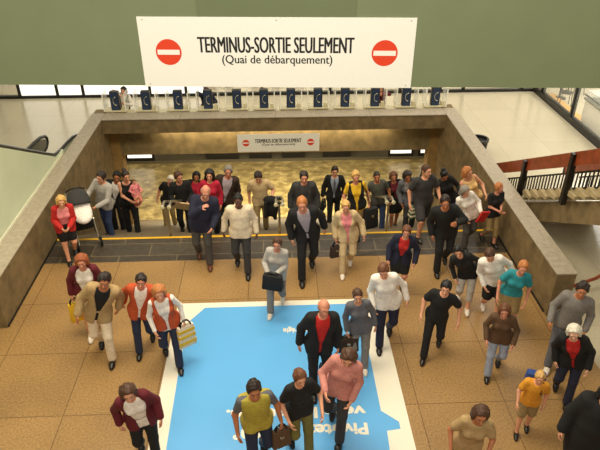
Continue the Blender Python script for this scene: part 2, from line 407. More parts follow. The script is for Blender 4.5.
shopfront('glazed cafe front running along the right side of the concourse', [n(9.0), n(11.5), n(14.0), n(15.95), n(18.05), YS], XS, True, ())
b = MB(); b.box(n(-12), n(12), n(22.4), n(22.6), 0, 3.2); b.box(n(12.4), n(12.6), n(8), n(22.5), 0, 3.2)
structure('wall_shops', b, mat('shop wall', (240, 226, 196), .6))
b = MB(); b.box(n(-12), n(12.5), n(20.5), n(22.5), -.3, 0); b.box(n(12), n(12.5), n(8), n(20.5), -.3, 0); structure('floor_shops', b, mat('shop floor', (250, 244, 232), .3))
area('shop_light', (n(10.4), n(14), 3.1), 2.2, 9.0, 420, (1, .97, .9)); area('shop_light', (0, n(20.6), 3.1), 16, 1.6, 330, (1, .95, .85))
MB().box(XS + .12, XS + .55, n(14.1), n(18.3), 0, .03).build('floor_strip', mat('orange boards', (226, 168, 92), .4, scale=8))['kind'] = 'structure'

def cafe_chair(loc, rz, label):
    e = tag(empty('cafe_chair', loc, rz), label, 'chair')
    MB().lathe([(.19, .43), (.2, .445), (.2, .46), (.17, .47)]).build('seat', M_BLACK, e, True)
    for sx in (-1, 1):
        MB().tube([(sx * .15, -.15, .43), (sx * .19, -.19, 0)], .012, 8).build('leg', M_BLACK, e, True)
        MB().tube([(sx * .15, .15, .43), (sx * .19, .2, 0)], .012, 8).build('leg', M_BLACK, e, True)
    MB().tube([(-.17, .15, .44), (-.18, .2, .7), (-.12, .22, .86), (0, .23, .9), (.12, .22, .86), (.18, .2, .7), (.17, .15, .44)], .013, 8).build('back_frame', M_BLACK, e, True)
    MB().tube([(-.08, .18, .45), (-.07, .22, .88)], .007, 6).tube([(.08, .18, .45), (.07, .22, .88)], .007, 6).tube([(0, .18, .45), (0, .22, .89)], .007, 6).build('back_bars', M_BLACK, e, True)
def cafe_table(loc, label):
    e = tag(empty('cafe_table', loc), label, 'table')
    MB().lathe([(.36, .72), (.38, .73), (.38, .75), (.36, .755)], seg=32).build('tabletop', mat('table brown', (120, 70, 46), .4), e, True)
    MB().lathe([(.22, 0), (.21, .02), (.035, .04), (.03, .7), (.12, .72)]).build('pedestal', M_BLACK, e, True)
ct = at_z(561, 106)
cafe_table((ct[0] + .25, ct[1] + .75, 0), 'round brown cafe table behind the glass of the right shopfront')
cafe_chair((ct[0] + .1, ct[1] + .05, 0), 2.9, 'black wire cafe chair in front of the round table behind the glass')
cafe_chair((ct[0] + .95, ct[1] + 1.1, 0), -1.2, 'black wire cafe chair beyond the round table behind the glass')
e = tag(empty('display_counter', (XS + .2, n(15.75), 0)), 'cream glass-topped counter inside the shop at the right edge', 'counter')
MB().box(0, .8, -n(3.4), 0.0, 0, .8, .01).build('cabinet', M_PWHITE, e)
MB().box(-.05, .85, -n(3.4), .03, .8, .86, .01).build('countertop', M_GREYMET, e)
MB().box(.0, .5, -n(3.3), -.05, .86, 1.1).build('glass_case', M_ACRYL, e)
MB().tube([(-.04, -n(3.4), .95), (-.04, .02, .95)], .025, 8).build('rail', M_RUBBER, e, True)
# plants in the middle shop window
def shop_plant(x, y, h, fcol, label, seed):
    rnd = random.Random(seed)
    e = tag(empty('potted_plant', (x, y, 0)), label, 'plant', None)
    MB().lathe([(.13, 0), (.17, .25), (.18, .27), (.15, .27), (.14, .24)]).build('pot', mat('terracotta', (140, 80, 50), .7), e, True)
    m = MB()
    for k in range(46):
        a = rnd.uniform(0, 6.28); t = rnd.uniform(.15, 1.1); L = h * rnd.uniform(.5, 1)
        d = Vector((math.cos(a) * math.sin(t), math.sin(a) * math.sin(t), math.cos(t)))
        p0 = Vector((0, 0, .25)); pm = p0 + d * L * .6; pe_ = p0 + d * L + Vector((0, 0, -.12 * t))
        sd = d.cross(Vector((0, 0, 1)));  sd = (sd.normalized() if sd.length > .01 else Vector((1, 0, 0))) * .035
        v = [m.bm.verts.new(q) for q in (p0, pm + sd, pe_, pm - sd)]; m.bm.faces.new(v)
        v = [m.bm.verts.new(q - Vector((0, 0, .004))) for q in (p0, pm - sd, pe_, pm + sd)]; m.bm.faces.new(v)
    m.build('foliage', fcol, e)
LG = mat('leaf green', (50, 84, 36), .5, var=.4); LR = mat('leaf crimson', (122, 40, 34), .5, var=.4); LO = mat('leaf orange', (176, 112, 60), .5, var=.3)
for i, (px, mt_, lb) in enumerate(((212, LR, 'crimson leafy plant in the shop window behind the fourth payphone'), (229, LG, 'green leafy plant behind the fifth payphone'),
        (255, LO, 'orange flowering plant behind the gap after the fifth payphone'), (276, LR, 'crimson plant in the shop window behind the sixth payphone'), (300, LG, 'green leafy plant in the shop window behind the seventh payphone'),
        (330, LO, 'orange flowering plant in the shop window behind the eighth payphone'), (350, LR, 'crimson plant in the shop window behind the ninth payphone'), (376, LG, 'green plant in the shop window behind the tenth payphone'))):
    x = at_y(px, 88, YS + 1.)[0]; shop_plant(x, YS + 1.0, .66, mt_, lb, i)

# waste bin by the right parapet
bp = at_z(479, 138, .62)
e = tag(empty('waste_bin', (bp[0], bp[1], 0)), 'round black waste bin behind the right parapet', 'bin')
MB().lathe([(.2, 0), (.21, .02), (.25, .54), (.24, .56)]).build('body', M_RUBBER, e, True)
MB().lathe([(.255, .54), (.265, .56), (.265, .61), (.25, .62), (.21, .61), (.2, .46), (.19, .45)]).build('rim', M_BLACK, e, True)

# ============================================================ ESCALATOR ON THE LEFT
esc = tag(empty('escalator', (-n(5.4), n(12.3), 0)), 'pale green clad escalator with black handrails rising beside the left parapet', 'escalator')
E0 = Vector((-n(5.4), n(12.3), 0))
SL = .545
def esc_line(y, off):          # height of the balustrade line at y (true metres, world)
    y1 = n(12.1)
    return off + max(0, (y1 - y)) * SL
YT = n(5.2)
for sx, xx in (('near', -n(4.84)), ('far', -n(5.6))):
    x = xx - E0.x
    ye = n(13.35)
    # handrail: along the incline, level, round the newel and back
    pts = [(x, YT - E0.y, esc_line(YT, n(.99)))] + [(x, n(v) - E0.y, esc_line(n(v), n(.99))) for v in (8, 10, 11.6)]
    pts += [(x, n(v) - E0.y, n(z)) for v, z in ((12.1, 1.0), (12.5, .93), (13.0, .9), (13.4, .86), (13.7, .78), (13.8, .68), (13.78, .58), (13.65, .5), (13.3, .46))]
    MB().tube(pts, .045, 10, .75).build('handrail', M_RUBBER, esc, True)
    yi = [n(v) for v in (13.3, 13.62, 13.72, 13.62, 13.4, 13.0, 12.5, 12.1)]; zi = [n(v) for v in (.5, .55, .66, .74, .81, .86, .89, .95)]
    poly = [(x, a - E0.y, c) for a, c in zip(yi, zi)] + [(x, YT - E0.y, esc_line(YT, n(.95))), (x, YT - E0.y, esc_line(YT, n(.35))), (x, n(12.1) - E0.y, n(.35)), (x, n(13.0) - E0.y, n(.3))]
    MB().prism([(p[0] - .015, p[1], p[2]) for p in poly], (.03, 0, 0)).build('balustrade_panel', M_GREYMET if sx == 'far' else M_ESCGREEN, esc)
# outer cladding: pale green wall standing behind the parapet coping
xc = -n(4.775) - E0.x
cl = [(xc, n(12.5) - E0.y, .05), (xc, n(12.5) - E0.y, n(.96)), (xc, n(12.1) - E0.y, n(.95)), (xc, YT - E0.y, esc_line(YT, n(.95))), (xc, YT - E0.y, .05)]
MB().prism([(p[0] - .06, p[1], p[2]) for p in cl], (.06, 0, 0)).build('cladding', M_ESCGREEN, esc)
MB().box(xc - .01, xc + .014, YT - E0.y, n(12.4) - E0.y, ZP + .0, ZP + .06).build('trim_strip', M_ESCWHITE, esc)
MB().prism([(xc - .1, n(v) - E0.y, n(z)) for v, z in ((12.4, .3), (12.4, .66), (13.1, .62), (13.75, .46), (13.75, .3))], (.11, 0, 0)).build('newel_skirt', M_ESCWHITE, esc)
xf_ = -n(5.68) - E0.x
MB().prism([(xf_ - .25, n(v) - E0.y, n(z)) for v, z in ((13.4, .0), (13.4, .56), (12.1, .6))] + [(xf_ - .25, YT - E0.y, esc_line(YT, n(.52))), (xf_ - .25, YT - E0.y, 0)], (.2, 0, 0)).build('outer_skirt', M_ESCWHITE, esc)
xa, xb = -n(5.55) - E0.x, -n(4.95) - E0.x
MB().box(xa, xb, n(12.3) - E0.y, n(14.3) - E0.y, .0, .02).build('comb_plate', M_STEEL, esc)
for k in range(16):
    y1 = n(12.3) - .3 * k
    MB().box(xa, xb, y1 - .32 - E0.y, y1 - E0.y, max(.165 * k - .2, .001), .165 * k + .02).build('step', M_GREYMET, esc)

# ============================================================ OPEN STAIRCASE ON THE RIGHT
XA, XB = n(5.0), n(6.75)
st = tag(empty('staircase', (XA, n(11.5), 0)), 'concrete open staircase with red-brown wooden handrails rising beyond the right parapet', 'staircase')
T0 = Vector((XA, n(11.5), 0))
M_TREAD = mat('concrete tread', (176, 156, 116), .7, var=.15, scale=10)
SS = .553
def sline(y): return (n(11.55) - y) * SS        # tread line height
for k in range(14):
    y1 = n(11.5) - .33 * k
    z = sline(y1 - .33)
    m = MB(); m.prism([(0, y1 - T0.y, z - .02), (0, y1 - .05 - T0.y, z + .06), (0, y1 - .40 - T0.y, z + .06), (0, y1 - .40 - T0.y, z - .0), (0, y1 - .12 - T0.y, z - .05)], (XB - XA, 0, 0)); m.build('tread', M_TREAD, st)
m = MB(); m.prism([(.12, n(11.5) - T0.y, 0), (.12, n(11.3) - T0.y, 0.02), (.12, n(5.5) - T0.y, sline(n(5.5)) - .0), (.12, n(5.5) - T0.y, sline(n(5.5)) - .5), (.12, n(10.6) - T0.y, 0)], (.3, 0, 0)); m.build('stringer', M_CONC, st)
m = MB(); m.prism([(XB - XA - .42, n(11.5) - T0.y, 0), (XB - XA - .42, n(11.3) - T0.y, 0.02), (XB - XA - .42, n(5.5) - T0.y, sline(n(5.5)) - .08), (XB - XA - .42, n(5.5) - T0.y, sline(n(5.5)) - .5), (XB - XA - .42, n(10.6) - T0.y, 0)], (.3, 0, 0)); m.build('stringer', M_CONC, st)
for xx in (0., XB - XA):
    sg = -1 if xx == 0 else 1
    ya, yb = n(12.4), n(5.5)
    h0, h1 = .62, .9
    m = MB(); m.prism([(xx + sg * .02, ya - T0.y, sline(ya) + h0 + .06), (xx + sg * .02, ya - T0.y, sline(ya) + h1 + .06), (xx + sg * .02, yb - T0.y, sline(yb) + h1), (xx + sg * .02, yb - T0.y, sline(yb) + h0)], (.07, 0, 0)); m.build('handrail', M_WOOD, st)
    MB().box(xx + sg * .02 - .01, xx + sg * .02 + .08, ya - T0.y - .02, ya - T0.y + .05, sline(ya) + h0 + .03, sline(ya) + h1 + .08).build('end_cap', M_BLACK, st)
    for yv in (10.6, 8.9, 7.2):
        y = n(yv); m = MB(); m.box(xx + sg * .03 - .05, xx + sg * .03 + .05, y - .05 - T0.y, y + .05 - T0.y, sline(y) - .12, sline(y) + .9); m.build('post', M_BLACK, st)
    lo, hi = .18, .5
    m = MB(); yc = n(11.6); yd = n(5.5); xr = xx + (.1 if xx == 0 else -.05)
    for dz in (lo, hi): m.prism([(xr, yc - T0.y, sline(yc) + dz), (xr, yc - T0.y, sline(yc) + dz + .04), (xr, yd - T0.y, sline(yd) + dz + .04), (xr, yd - T0.y, sline(yd) + dz)], (.03, 0, 0))
    k = 0
    while yc - .1 - k * .12 > yd:
        y = yc - .1 - k * .12 - T0.y; z = sline(y + T0.y); m.box(xr + .005, xr + .025, y - .011, y + .011, z + lo, z + hi + .02); k += 1
    m.build('baluster_panel', M_BLACK, st)
# short barrier rail by the right parapet end
rp_ = at_y(598, 285, n(7.9))
e = tag(empty('barrier_rail', (n(5.35), n(8.3), 0)), 'black barrier post with a low rail on the floor behind the right parapet end', 'barrier')
MB().box(-.0, .07, -.03, .04, 0, .75, .005).xf(Matrix.Translation((n(.55), 0, 0))).build('post', M_BLACK, e)
MB().tube([(n(-.42), -.25, .12), (n(.2), -.1, .25), (n(.56), 0, .45)], .03, 8).build('rail', M_WOOD, e, True)
# ============================================================ PEOPLE: distance-field figures meshed with surface nets
def surfnet(d, lo, vx):
    s = d < 0
    c8 = [(i, j, k) for i in (0, 1) for j in (0, 1) for k in (0, 1)]
    nx, ny, nz = d.shape
    sub = lambda a, i, j, k: a[i:nx - 1 + i, j:ny - 1 + j, k:nz - 1 + k]
    cnt = sum(sub(s, *c).astype(np.int8) for c in c8)
    act = (cnt > 0) & (cnt < 8)
    N = int(act.sum())
    if N == 0: return np.zeros((0, 3)), np.zeros((0, 4), int)
    idx = np.full(act.shape, -1, np.int64); idx[act] = np.arange(N)
    I = np.argwhere(act)
    V = {c: sub(d, *c)[act] for c in c8}
    acc = np.zeros((N, 3)); num = np.zeros(N)
    for a in c8:
        for ax in range(3):
            if a[ax]: continue
            b = list(a); b[ax] = 1; b = tuple(b)
            va, vb = V[a], V[b]; m = (va < 0) != (vb < 0)
            t = va[m] / (va[m] - vb[m])
            p = np.tile(np.array(a, float), (m.sum(), 1)); p[:, ax] = t
            acc[m] += p; num[m] += 1
    P = lo + (I + acc / num[:, None]) * vx
    Q = []
    for ax in range(3):
        o = [q for q in range(3) if q != ax]
        sl0 = [slice(1, -1)] * 3; sl1 = [slice(1, -1)] * 3
        sl0[ax] = slice(0, d.shape[ax] - 1); sl1[ax] = slice(1, d.shape[ax])
        a = s[tuple(sl0)]; b = s[tuple(sl1)]
        e = np.argwhere(a != b)
        if not len(e): continue
        fl = a[tuple(e.T)]
        g = e.copy(); g[:, o[0]] += 1; g[:, o[1]] += 1
        def cell(d0, d1):
            h = g.copy(); h[:, o[0]] -= d0; h[:, o[1]] -= d1
            return idx[h[:, 0], h[:, 1], h[:, 2]]
        q = np.stack([cell(1, 1), cell(0, 1), cell(0, 0), cell(1, 0)], 1)
        flip = fl if ax != 1 else ~fl
        q[~flip] = q[~flip][:, ::-1]
        Q.append(q)
    return P, np.concatenate(Q)

A = lambda *v: np.array(v, float)
def R_axis(ax, ang):
    ax = np.array(ax, float); nn = np.linalg.norm(ax)
    if nn < 1e-9 or abs(ang) < 1e-9: return np.eye(3)
    x, y, z = ax / nn; c, s_ = math.cos(ang), math.sin(ang); C = 1 - c
    return np.array([[c + x * x * C, x * y * C - z * s_, x * z * C + y * s_], [y * x * C + z * s_, c + y * y * C, y * z * C - x * s_], [z * x * C - y * s_, z * y * C + x * s_, c + z * z * C]])
def rc(a, b, ra, rb, k=.02): return ('rc', np.array(a, float), np.array(b, float), ra, rb, k)
def el(c, R, r, k=.03): return ('el', np.array(c, float), R, np.array(r, float), None, k)
def inflate(p, o):
    if p[0] == 'rc': return ('rc', p[1], p[2], p[3] + o, p[4] + o, p[5])
    return ('el', p[1], p[2], p[3] + o, None, p[5])
def bounds(pr):
    lo, hi = [], []
    for p in pr:
        if p[0] == 'rc':
            r = max(p[3], p[4]); lo.append(np.minimum(p[1], p[2]) - r); hi.append(np.maximum(p[1], p[2]) + r)
        else:
            e = np.sqrt(((p[2] * p[3]) ** 2).sum(1)); lo.append(p[1] - e); hi.append(p[1] + e)
    return np.min(lo, 0), np.max(hi, 0)
def field(prims, vx, cuts=(), extra=(), disp=None):
    """union of prims, then cut functions (max), then union of extra prims"""
    lo, hi = bounds(list(prims) + list(extra)); lo = lo - 2.5 * vx; hi = hi + 2.5 * vx
    n_ = np.maximum(np.ceil((hi - lo) / vx).astype(int) + 1, 4)
    d = np.full(n_, .3)
    ax = [lo[i] + np.arange(n_[i]) * vx for i in range(3)]
    def add(p):
        l, h = bounds([p]); mrg = p[5] + 2 * vx
        i0 = np.clip(np.floor((l - mrg - lo) / vx).astype(int), 0, n_ - 1); i1 = np.clip(np.ceil((h + mrg - lo) / vx).astype(int) + 1, 1, n_)
        X, Y, Z = np.meshgrid(ax[0][i0[0]:i1[0]], ax[1][i0[1]:i1[1]], ax[2][i0[2]:i1[2]], indexing='ij')
        q = np.stack([X, Y, Z], -1)
        if p[0] == 'rc':
            ba = p[2] - p[1]; pa = q - p[1]; L = max(ba @ ba, 1e-9)
            t = np.clip(pa @ ba / L, 0, 1)
            v = np.linalg.norm(pa - t[..., None] * ba, axis=-1) - (p[3] + (p[4] - p[3]) * t)
        else:
            u = (q - p[1]) @ p[2]
            k0 = np.linalg.norm(u / p[3], axis=-1); k1 = np.linalg.norm(u / p[3] ** 2, axis=-1)
            v = np.where(k1 > 1e-6, k0 * (k0 - 1) / np.maximum(k1, 1e-6), -p[3].min())
        s_ = (slice(i0[0], i1[0]), slice(i0[1], i1[1]), slice(i0[2], i1[2]))
        a = d[s_]; k = max(p[5], 1e-4); h_ = np.maximum(k - np.abs(a - v), 0) / k
        d[s_] = np.minimum(a, v) - h_ * h_ * k * .25
    for p in prims: add(p)
    if cuts:
        X, Y, Z = np.meshgrid(*ax, indexing='ij'); q = np.stack([X, Y, Z], -1)
        for c in cuts: d = np.maximum(d, c(q))
    for p in extra: add(p)
    if disp:
        X, Y, Z = np.meshgrid(*ax, indexing='ij'); d = d + disp(X, Y, Z)
    return surfnet(d, lo, vx)
def hair_disp(seed, amp):
    r = np.random.RandomState(seed % 9999); W = r.normal(0, 1, (7, 3)) * np.array([75, 60, 40]); ph = r.uniform(0, 6.28, 7)
    return lambda X, Y, Z: amp * sum(np.sin(X * w[0] + Y * w[1] + Z * w[2] + q) for w, q in zip(W, ph)) / 2.6
def plane(pt, nrm):
    nrm = np.array(nrm, float); nrm /= np.linalg.norm(nrm); pt = np.array(pt, float)
    return lambda q: (q - pt) @ nrm
def mesh_obj(name, pieces, parent, mats, k=1.):
    """pieces: list of (verts, quads/faces, material index)"""
    V, F, MI, off = [], [], [], 0
    for v, f, mi in pieces:
        V.append(v); F += [tuple(int(i) + off for i in t) for t in f]; MI += [mi] * len(f); off += len(v)
    V = np.concatenate(V) * k
    me = bpy.data.meshes.new(name); me.from_pydata(V.tolist(), [], F)
    for m in mats: me.materials.append(m)
    me.polygons.foreach_set('material_index', MI); me.polygons.foreach_set('use_smooth', [True] * len(F)); me.update()
    return link(bpy.data.objects.new(name, me), parent)
def blob(c, R, r, nu=8, nv=6):
    v = [c + R @ (np.array(r) * A(math.cos(2 * math.pi * i / nu) * math.sin(math.pi * j / nv), math.sin(2 * math.pi * i / nu) * math.sin(math.pi * j / nv), math.cos(math.pi * j / nv))) for j in range(nv + 1) for i in range(nu)]
    f = [(j * nu + i, j * nu + (i + 1) % nu, (j + 1) * nu + (i + 1) % nu, (j + 1) * nu + i) for j in range(nv) for i in range(nu)]
    return np.array(v), f
def ik(a, b, l1, l2, pole):
    d = b - a; L = np.linalg.norm(d); u = d / max(L, 1e-6)
    if L > (l1 + l2) * .998: L = (l1 + l2) * .998; b = a + u * L
    x = (l1 * l1 - l2 * l2 + L * L) / (2 * L); h = math.sqrt(max(l1 * l1 - x * x, 0))
    p = np.array(pole, float); p = p - u * (p @ u); nn = np.linalg.norm(p); p = p / nn if nn > 1e-6 else A(0, -1, 0)
    return a + u * x + p * h, b

PAL = dict(black=(20, 19, 20), charcoal=(52, 50, 50), darkgrey=(72, 68, 64), grey=(128, 122, 116), lightgrey=(178, 172, 164), white=(240, 232, 222), cream=(228, 208, 178),
           beige=(206, 178, 134), tan=(176, 146, 100), khaki=(150, 126, 82), olive=(112, 106, 52), brown=(92, 66, 44), darkbrown=(56, 40, 30), navy=(28, 30, 52), jeans=(48, 62, 96), darkjeans=(34, 42, 66),
           blue=(40, 66, 130), paleblue=(150, 158, 176), red=(186, 34, 30), crimson=(186, 26, 56), maroon=(96, 20, 32), rust=(190, 80, 40), pink=(230, 136, 140), rose=(206, 136, 124), salmon=(222, 130, 110), yellow=(228, 182, 38), mustard=(176, 160, 60),
           orange=(222, 150, 40), teal=(40, 140, 150), lilac=(170, 156, 164), green=(70, 96, 70), lavender=(160, 150, 170), steelgrey=(98, 98, 104), camo=(78, 80, 68), gold=(240, 196, 130))
SKIN = dict(fair=(222, 158, 124), pale=(230, 172, 142), warm=(206, 142, 108), tan=(184, 116, 78), dark=(98, 60, 42), ruddy=(208, 140, 112))
HAIRC = dict(black=(18, 15, 14), dark=(40, 28, 22), brown=(78, 50, 32), chestnut=(104, 62, 36), blond=(206, 162, 92), strawberry=(184, 116, 62), grey=(140, 132, 122), white=(226, 218, 200), red=(150, 78, 40))
def cloth(c): return mat('cloth ' + c, PAL[c], .85, var=.14, scale=26, bump=.15)
def skinm(c): return mat('skin ' + c, SKIN[c], .5, var=.05, scale=20)
def hairm(c): return mat('hair ' + c, HAIRC[c], .55, var=.3, scale=60, bump=.3)
M_SHOE = mat('shoe leather', (24, 20, 18), .35); M_SHOEB = mat('shoe brown', (96, 52, 30), .4); M_SHOEW = mat('shoe pale', (226, 214, 198), .5)
M_EYE = mat('eye white', (236, 230, 222), .3); M_IRIS = mat('eye dark', (30, 22, 18), .3); M_LIP = mat('lips', (170, 84, 76), .5)
SHOES = dict(black=M_SHOE, brown=M_SHOEB, white=M_SHOEW)
ROSTER = []

def skeleton(sp, tilt, k, base):
    """joints in local metres at reference size (facing -y), tilt = torso lean vector (local x, y)"""
    f = sp['f']; J = {}
    st = sp['stride']; wd = .085 if f else .1
    feet = {}
    hd = sp['heading']; c, s_ = math.cos(hd), math.sin(hd)
    for side, sx in (('L', 1), ('R', -1)):
        fwd = st * (1 if side == sp['front'] else -1) / 2
        x, y = sx * (wd + sp['spread']), -fwd
        if side in sp['foot']: x, y = sp['foot'][side]
        wx, wy = base[0] + (c * x - s_ * y) * k, base[1] + (s_ * x + c * y) * k
        gz = (ground(wx, wy) - base[2]) / k
        if base[1] > YE - .3 and abs(gz) > .5: gz = 0
        lift = sp['lift'] if (fwd < 0 and st > .25) else 0.
        feet[side] = (A(x, y, gz + .085 + lift * .09), lift)
    hw = .088 if not f else .092
    pz = .93
    for a, _ in feet.values():
        hx = hw if a[0] > 0 else -hw
        reach = (.425 + .42) * .997; hr = math.hypot(a[0] - hx, a[1])
        pz = min(pz, a[2] + math.sqrt(max(reach ** 2 - hr ** 2, .3)))
    pz -= sp['crouch']
    P = A(0, 0, pz); J['P'] = P
    tv = A(tilt[0], tilt[1], 0); m = np.linalg.norm(tv); ang = math.asin(min(m, .95))
    ax = A(-tv[1], tv[0], 0)
    RT_ = R_axis(ax, ang); RH = R_axis(ax, ang * .4)
    tw = sp['twist']; RT_ = RT_ @ R_axis((0, 0, 1), tw)
    J['RT'], J['RP'] = RT_, RH
    J['hip'] = {'L': P + RH @ A(hw, 0, 0), 'R': P + RH @ A(-hw, 0, 0)}
    J['foot'] = {}
    for side in 'LR':
        a, lift = feet[side]
        kn, an = ik(J['hip'][side], a, .425, .42, (.12 if side == 'L' else -.12, -1, .1))
        J['foot'][side] = (kn, an, lift)
    T = lambda x, y, z: P + RT_ @ A(x, y, z)
    J['T'] = T
    sw = .15 if f else .172
    J['arm'] = {}
    for side, sx in (('L', 1), ('R', -1)):
        sh = T(sx * sw, .0, .485)
        o, fw_, dn = sp['arm' + side]
        RA = RT_ if sp['armrel'] else R_axis((0, 0, 1), tw)
        tgt = sh + RA @ A(sx * o, -fw_, -dn)
        elb, wr = ik(sh, tgt, .285, .25, RA @ A(sx * .55, .8, -.35))
        J['arm'][side] = (sh, elb, wr)
    hp, hy, hr = sp['head']
    RHd = RT_ @ R_axis((0, 0, 1), hy) @ R_axis((1, 0, 0), hp) @ R_axis((0, 1, 0), hr)
    # keep the head more upright than the torso
    RHd = R_axis(ax, -ang * .45) @ RHd
    J['RHd'] = RHd; J['neck'] = T(0, .005, .515); J['H'] = T(0, -.012, .60) + RHd @ A(0, -.012, .105)
    J['top'] = J['H'] + A(0, 0, .118)
    return J

def person(label, F, Tp, heading=0, lean=4, f=0, fat=1., skin='fair', hair=('short', 'dark'), tops=(), bottom=('trousers', 'black'), shoes='black', stride=.3, front='L',
           armL=(.1, .05, .5), armR=(.1, .05, .5), head=(0.08, 0, 0), spread=0., lift=1., twist=0., crouch=0., foot=None, tie=None, fy_stairs=True, base=None, h=None, group=None, beard=None, armrel=1):
    sp = dict(f=f, heading=math.radians(heading), stride=stride, front=front, armL=armL, armR=armR, head=head, spread=spread, lift=lift, twist=math.radians(twist), crouch=crouch, foot=foot or {}, armrel=armrel)
    # ---- where the person stands
    if base is None and F is None:
        B = at_z(Tp[0], Tp[1], h * .97); B[2] = 0.; B[1] += .5 * h * math.sin(math.radians(lean)) * math.cos(math.radians(heading))
    elif base is None:
        B = at_z(*F)
        if B[1] > YE and abs(B[0]) < XW + .3:
            sl = -ray(*F)[2] / ray(*F)[1]
            Y = (CAM_H - (RISE / RUN) * YE) / (sl - RISE / RUN)
            Y = min(max(Y, YE + .16), YL)
            kk = int((Y - YE) / RUN); Y = YE + RUN * (kk + .5)
            B = at_y(F[0], F[1], Y); B[2] = ground(B[0], Y)
    else: B = np.array(base, float)
    if base is None and n(7.3) < B[1] and abs(B[0]) < XO: B[0] = max(-XW + .3, min(XW - .3, B[0]))
    c, s_ = math.cos(sp['heading']), math.sin(sp['heading'])
    k = (h / 1.75) if h else 1.; wt = 0.
    for it in range(6):
        tilt = A(c * wt, -s_ * wt) + A(0, -math.sin(math.radians(lean)))
        J = skeleton(sp, tilt, k, B)
        if Tp is None: break
        t = J['top'] * k; wx, wy = B[0] + c * t[0] - s_ * t[1], B[1] + s_ * t[0] + c * t[1]
        q = at_y(Tp[0], Tp[1], wy)
        if not h: k *= (q[2] - B[2]) / max(t[2], .2)
        wt = max(-.45, min(.45, wt + (q[0] - wx) / (.8 * k)))
    hgt = 1.75 * k
    if not h and not (1.5 < hgt < 1.92): print('HEIGHT %.2f  %s' % (hgt, label))
    if not h: k = min(max(k, .8), 1.12)
    if abs(wt) > .3: print('TILT %.2f %s' % (wt, label))
    root = tag(empty('person', tuple(B), sp['heading']), label, 'person', group)
    fm = .86 if f else 1.
    P, RT_, RP, T = J['P'], J['RT'], J['RP'], J['T']
    # ---- primitives
    pelvis = [el(P + RP @ A(0, .01, .02), RP, (.168 * fat ** .6, .118 * fat, .125), .05)]
    if f: torso = [el(T(0, -.005 - .03 * (fat - 1), .17), RT_, (.128 * fat, .1 * fat, .15), .06), el(T(0, .005, .345), RT_, (.148 * fat ** .5, .102 * fat ** .5, .17), .06), el(T(.062, -.075, .325), RT_, (.062, .055, .06), .04), el(T(-.062, -.075, .325), RT_, (.062, .055, .06), .04), rc(T(-.115, .01, .475), T(.115, .01, .475), .05, .05, .06)]
    else: torso = [el(T(0, -.01 - .05 * (fat - 1), .16), RT_, (.145 * fat, .108 * fat, .16), .06), el(T(0, .0, .35), RT_, (.172 * fat ** .5, .115 * fat ** .5, .18), .06), rc(T(-.14, .01, .478), T(.14, .01, .478), .058, .058, .06)]
    neck = [rc(J['neck'] - RT_ @ A(0, 0, .03), J['H'] - J['RHd'] @ A(0, -.015, .06), .055 * (fm ** .6), .05 * (fm ** .6), .03)]
    arms, fore, legs, shin, ftp = {}, {}, {}, {}, {}
    for s in 'LR':
        sh, eb, wr = J['arm'][s]
        arms[s] = rc(sh, eb, .053 * fm * fat ** .4, .04 * fm, .04); fore[s] = rc(eb, wr, .042 * fm, .027 * fm, .025)
        kn, an, lf = J['foot'][s]; hp = J['hip'][s]
        legs[s] = rc(hp, kn, .088 * fat ** .5, .056, .05); shin[s] = rc(kn, an, .055, .037, .03)
        pitch = .55 * lf; RF = R_axis((1, 0, 0), pitch)
        ftp[s] = [rc(an + RF @ A(0, .045, -.045), an + RF @ A(0, -.09, -.05), .036, .036, .03), rc(an + RF @ A(0, -.09, -.05), an + RF @ A(0, -.155, -.058), .036, .026, .03), rc(an, an + RF @ A(0, .02, -.03), .036, .036, .02)]
    calf = [el((J['foot'][s][0] * .68 + J['foot'][s][1] * .32) + A(0, .018, 0), np.eye(3), (.045, .05, .09), .03) for s in 'LR']
    hand_prims = {}
    H, RHd = J['H'], J['RHd']; hs = .94 if f else 1.
    D = lambda x, y, z: H + RHd @ (A(x, y, z) * hs)
    headp = [el(D(0, .012, .02), RHd, A(.076, .095, .1) * hs, .03), el(D(0, -.028, -.055), RHd, A(.056, .062, .068) * hs, .04), rc(D(0, -.082, .01), D(0, -.108, -.03), .009, .016, .014),
             el(D(.077, .012, -.01), RHd, (.011, .02, .032), .01), el(D(-.077, .012, -.01), RHd, (.011, .02, .032), .01), rc(D(-.03, -.078, .03), D(.03, -.078, .03), .012, .012, .02), el(D(0, -.08, -.098), RHd, (.018, .016, .016), .02)]
    body = pelvis + torso + neck + [el(D(0, .0, -.0), RHd, (.06, .07, .09), .03)] + [arms[s] for s in 'LR'] + [fore[s] for s in 'LR'] + [legs[s] for s in 'LR'] + [shin[s] for s in 'LR'] + calf + ftp['L'] + ftp['R']
    pcs = [field(body, .0145) + (0,), field(headp + neck, .0085) + (0,)]
    J['hand'] = {}
    for s, sx in (('L', 1), ('R', -1)):
        sh, eb, wr = J['arm'][s]; d = wr - eb; d /= np.linalg.norm(d)
        wn = RT_ @ A(-sx, 0, 0); wn = wn - d * (wn @ d); wn /= max(np.linalg.norm(wn), 1e-6); u = np.cross(d, wn) * sx
        if (u @ (RT_ @ A(0, -1, 0))) < 0 and abs(d[2]) > .6: u = -u
        R = np.stack([d, u, wn], 1)
        hp = [rc(wr - d * .02, wr + d * .02, .027 * fm, .026 * fm, .02), el(wr + d * .05, R, A(.05, .04, .017) * fm ** .5, .02)]
        for q, (o, L) in enumerate(((.03, .036), (.011, .041), (-.009, .038), (-.028, .03))):
            p0 = wr + d * .085 + u * o * fm; p1 = p0 + (d * .92 + wn * .38) * L; p2 = p1 + (d * .45 + wn * .85) * L * .85
            hp += [rc(wr + d * .06 + u * o * fm, p0, .0105, .0095, .008), rc(p0, p1, .0095, .0088, .003), rc(p1, p2, .0088, .0075, .003)]
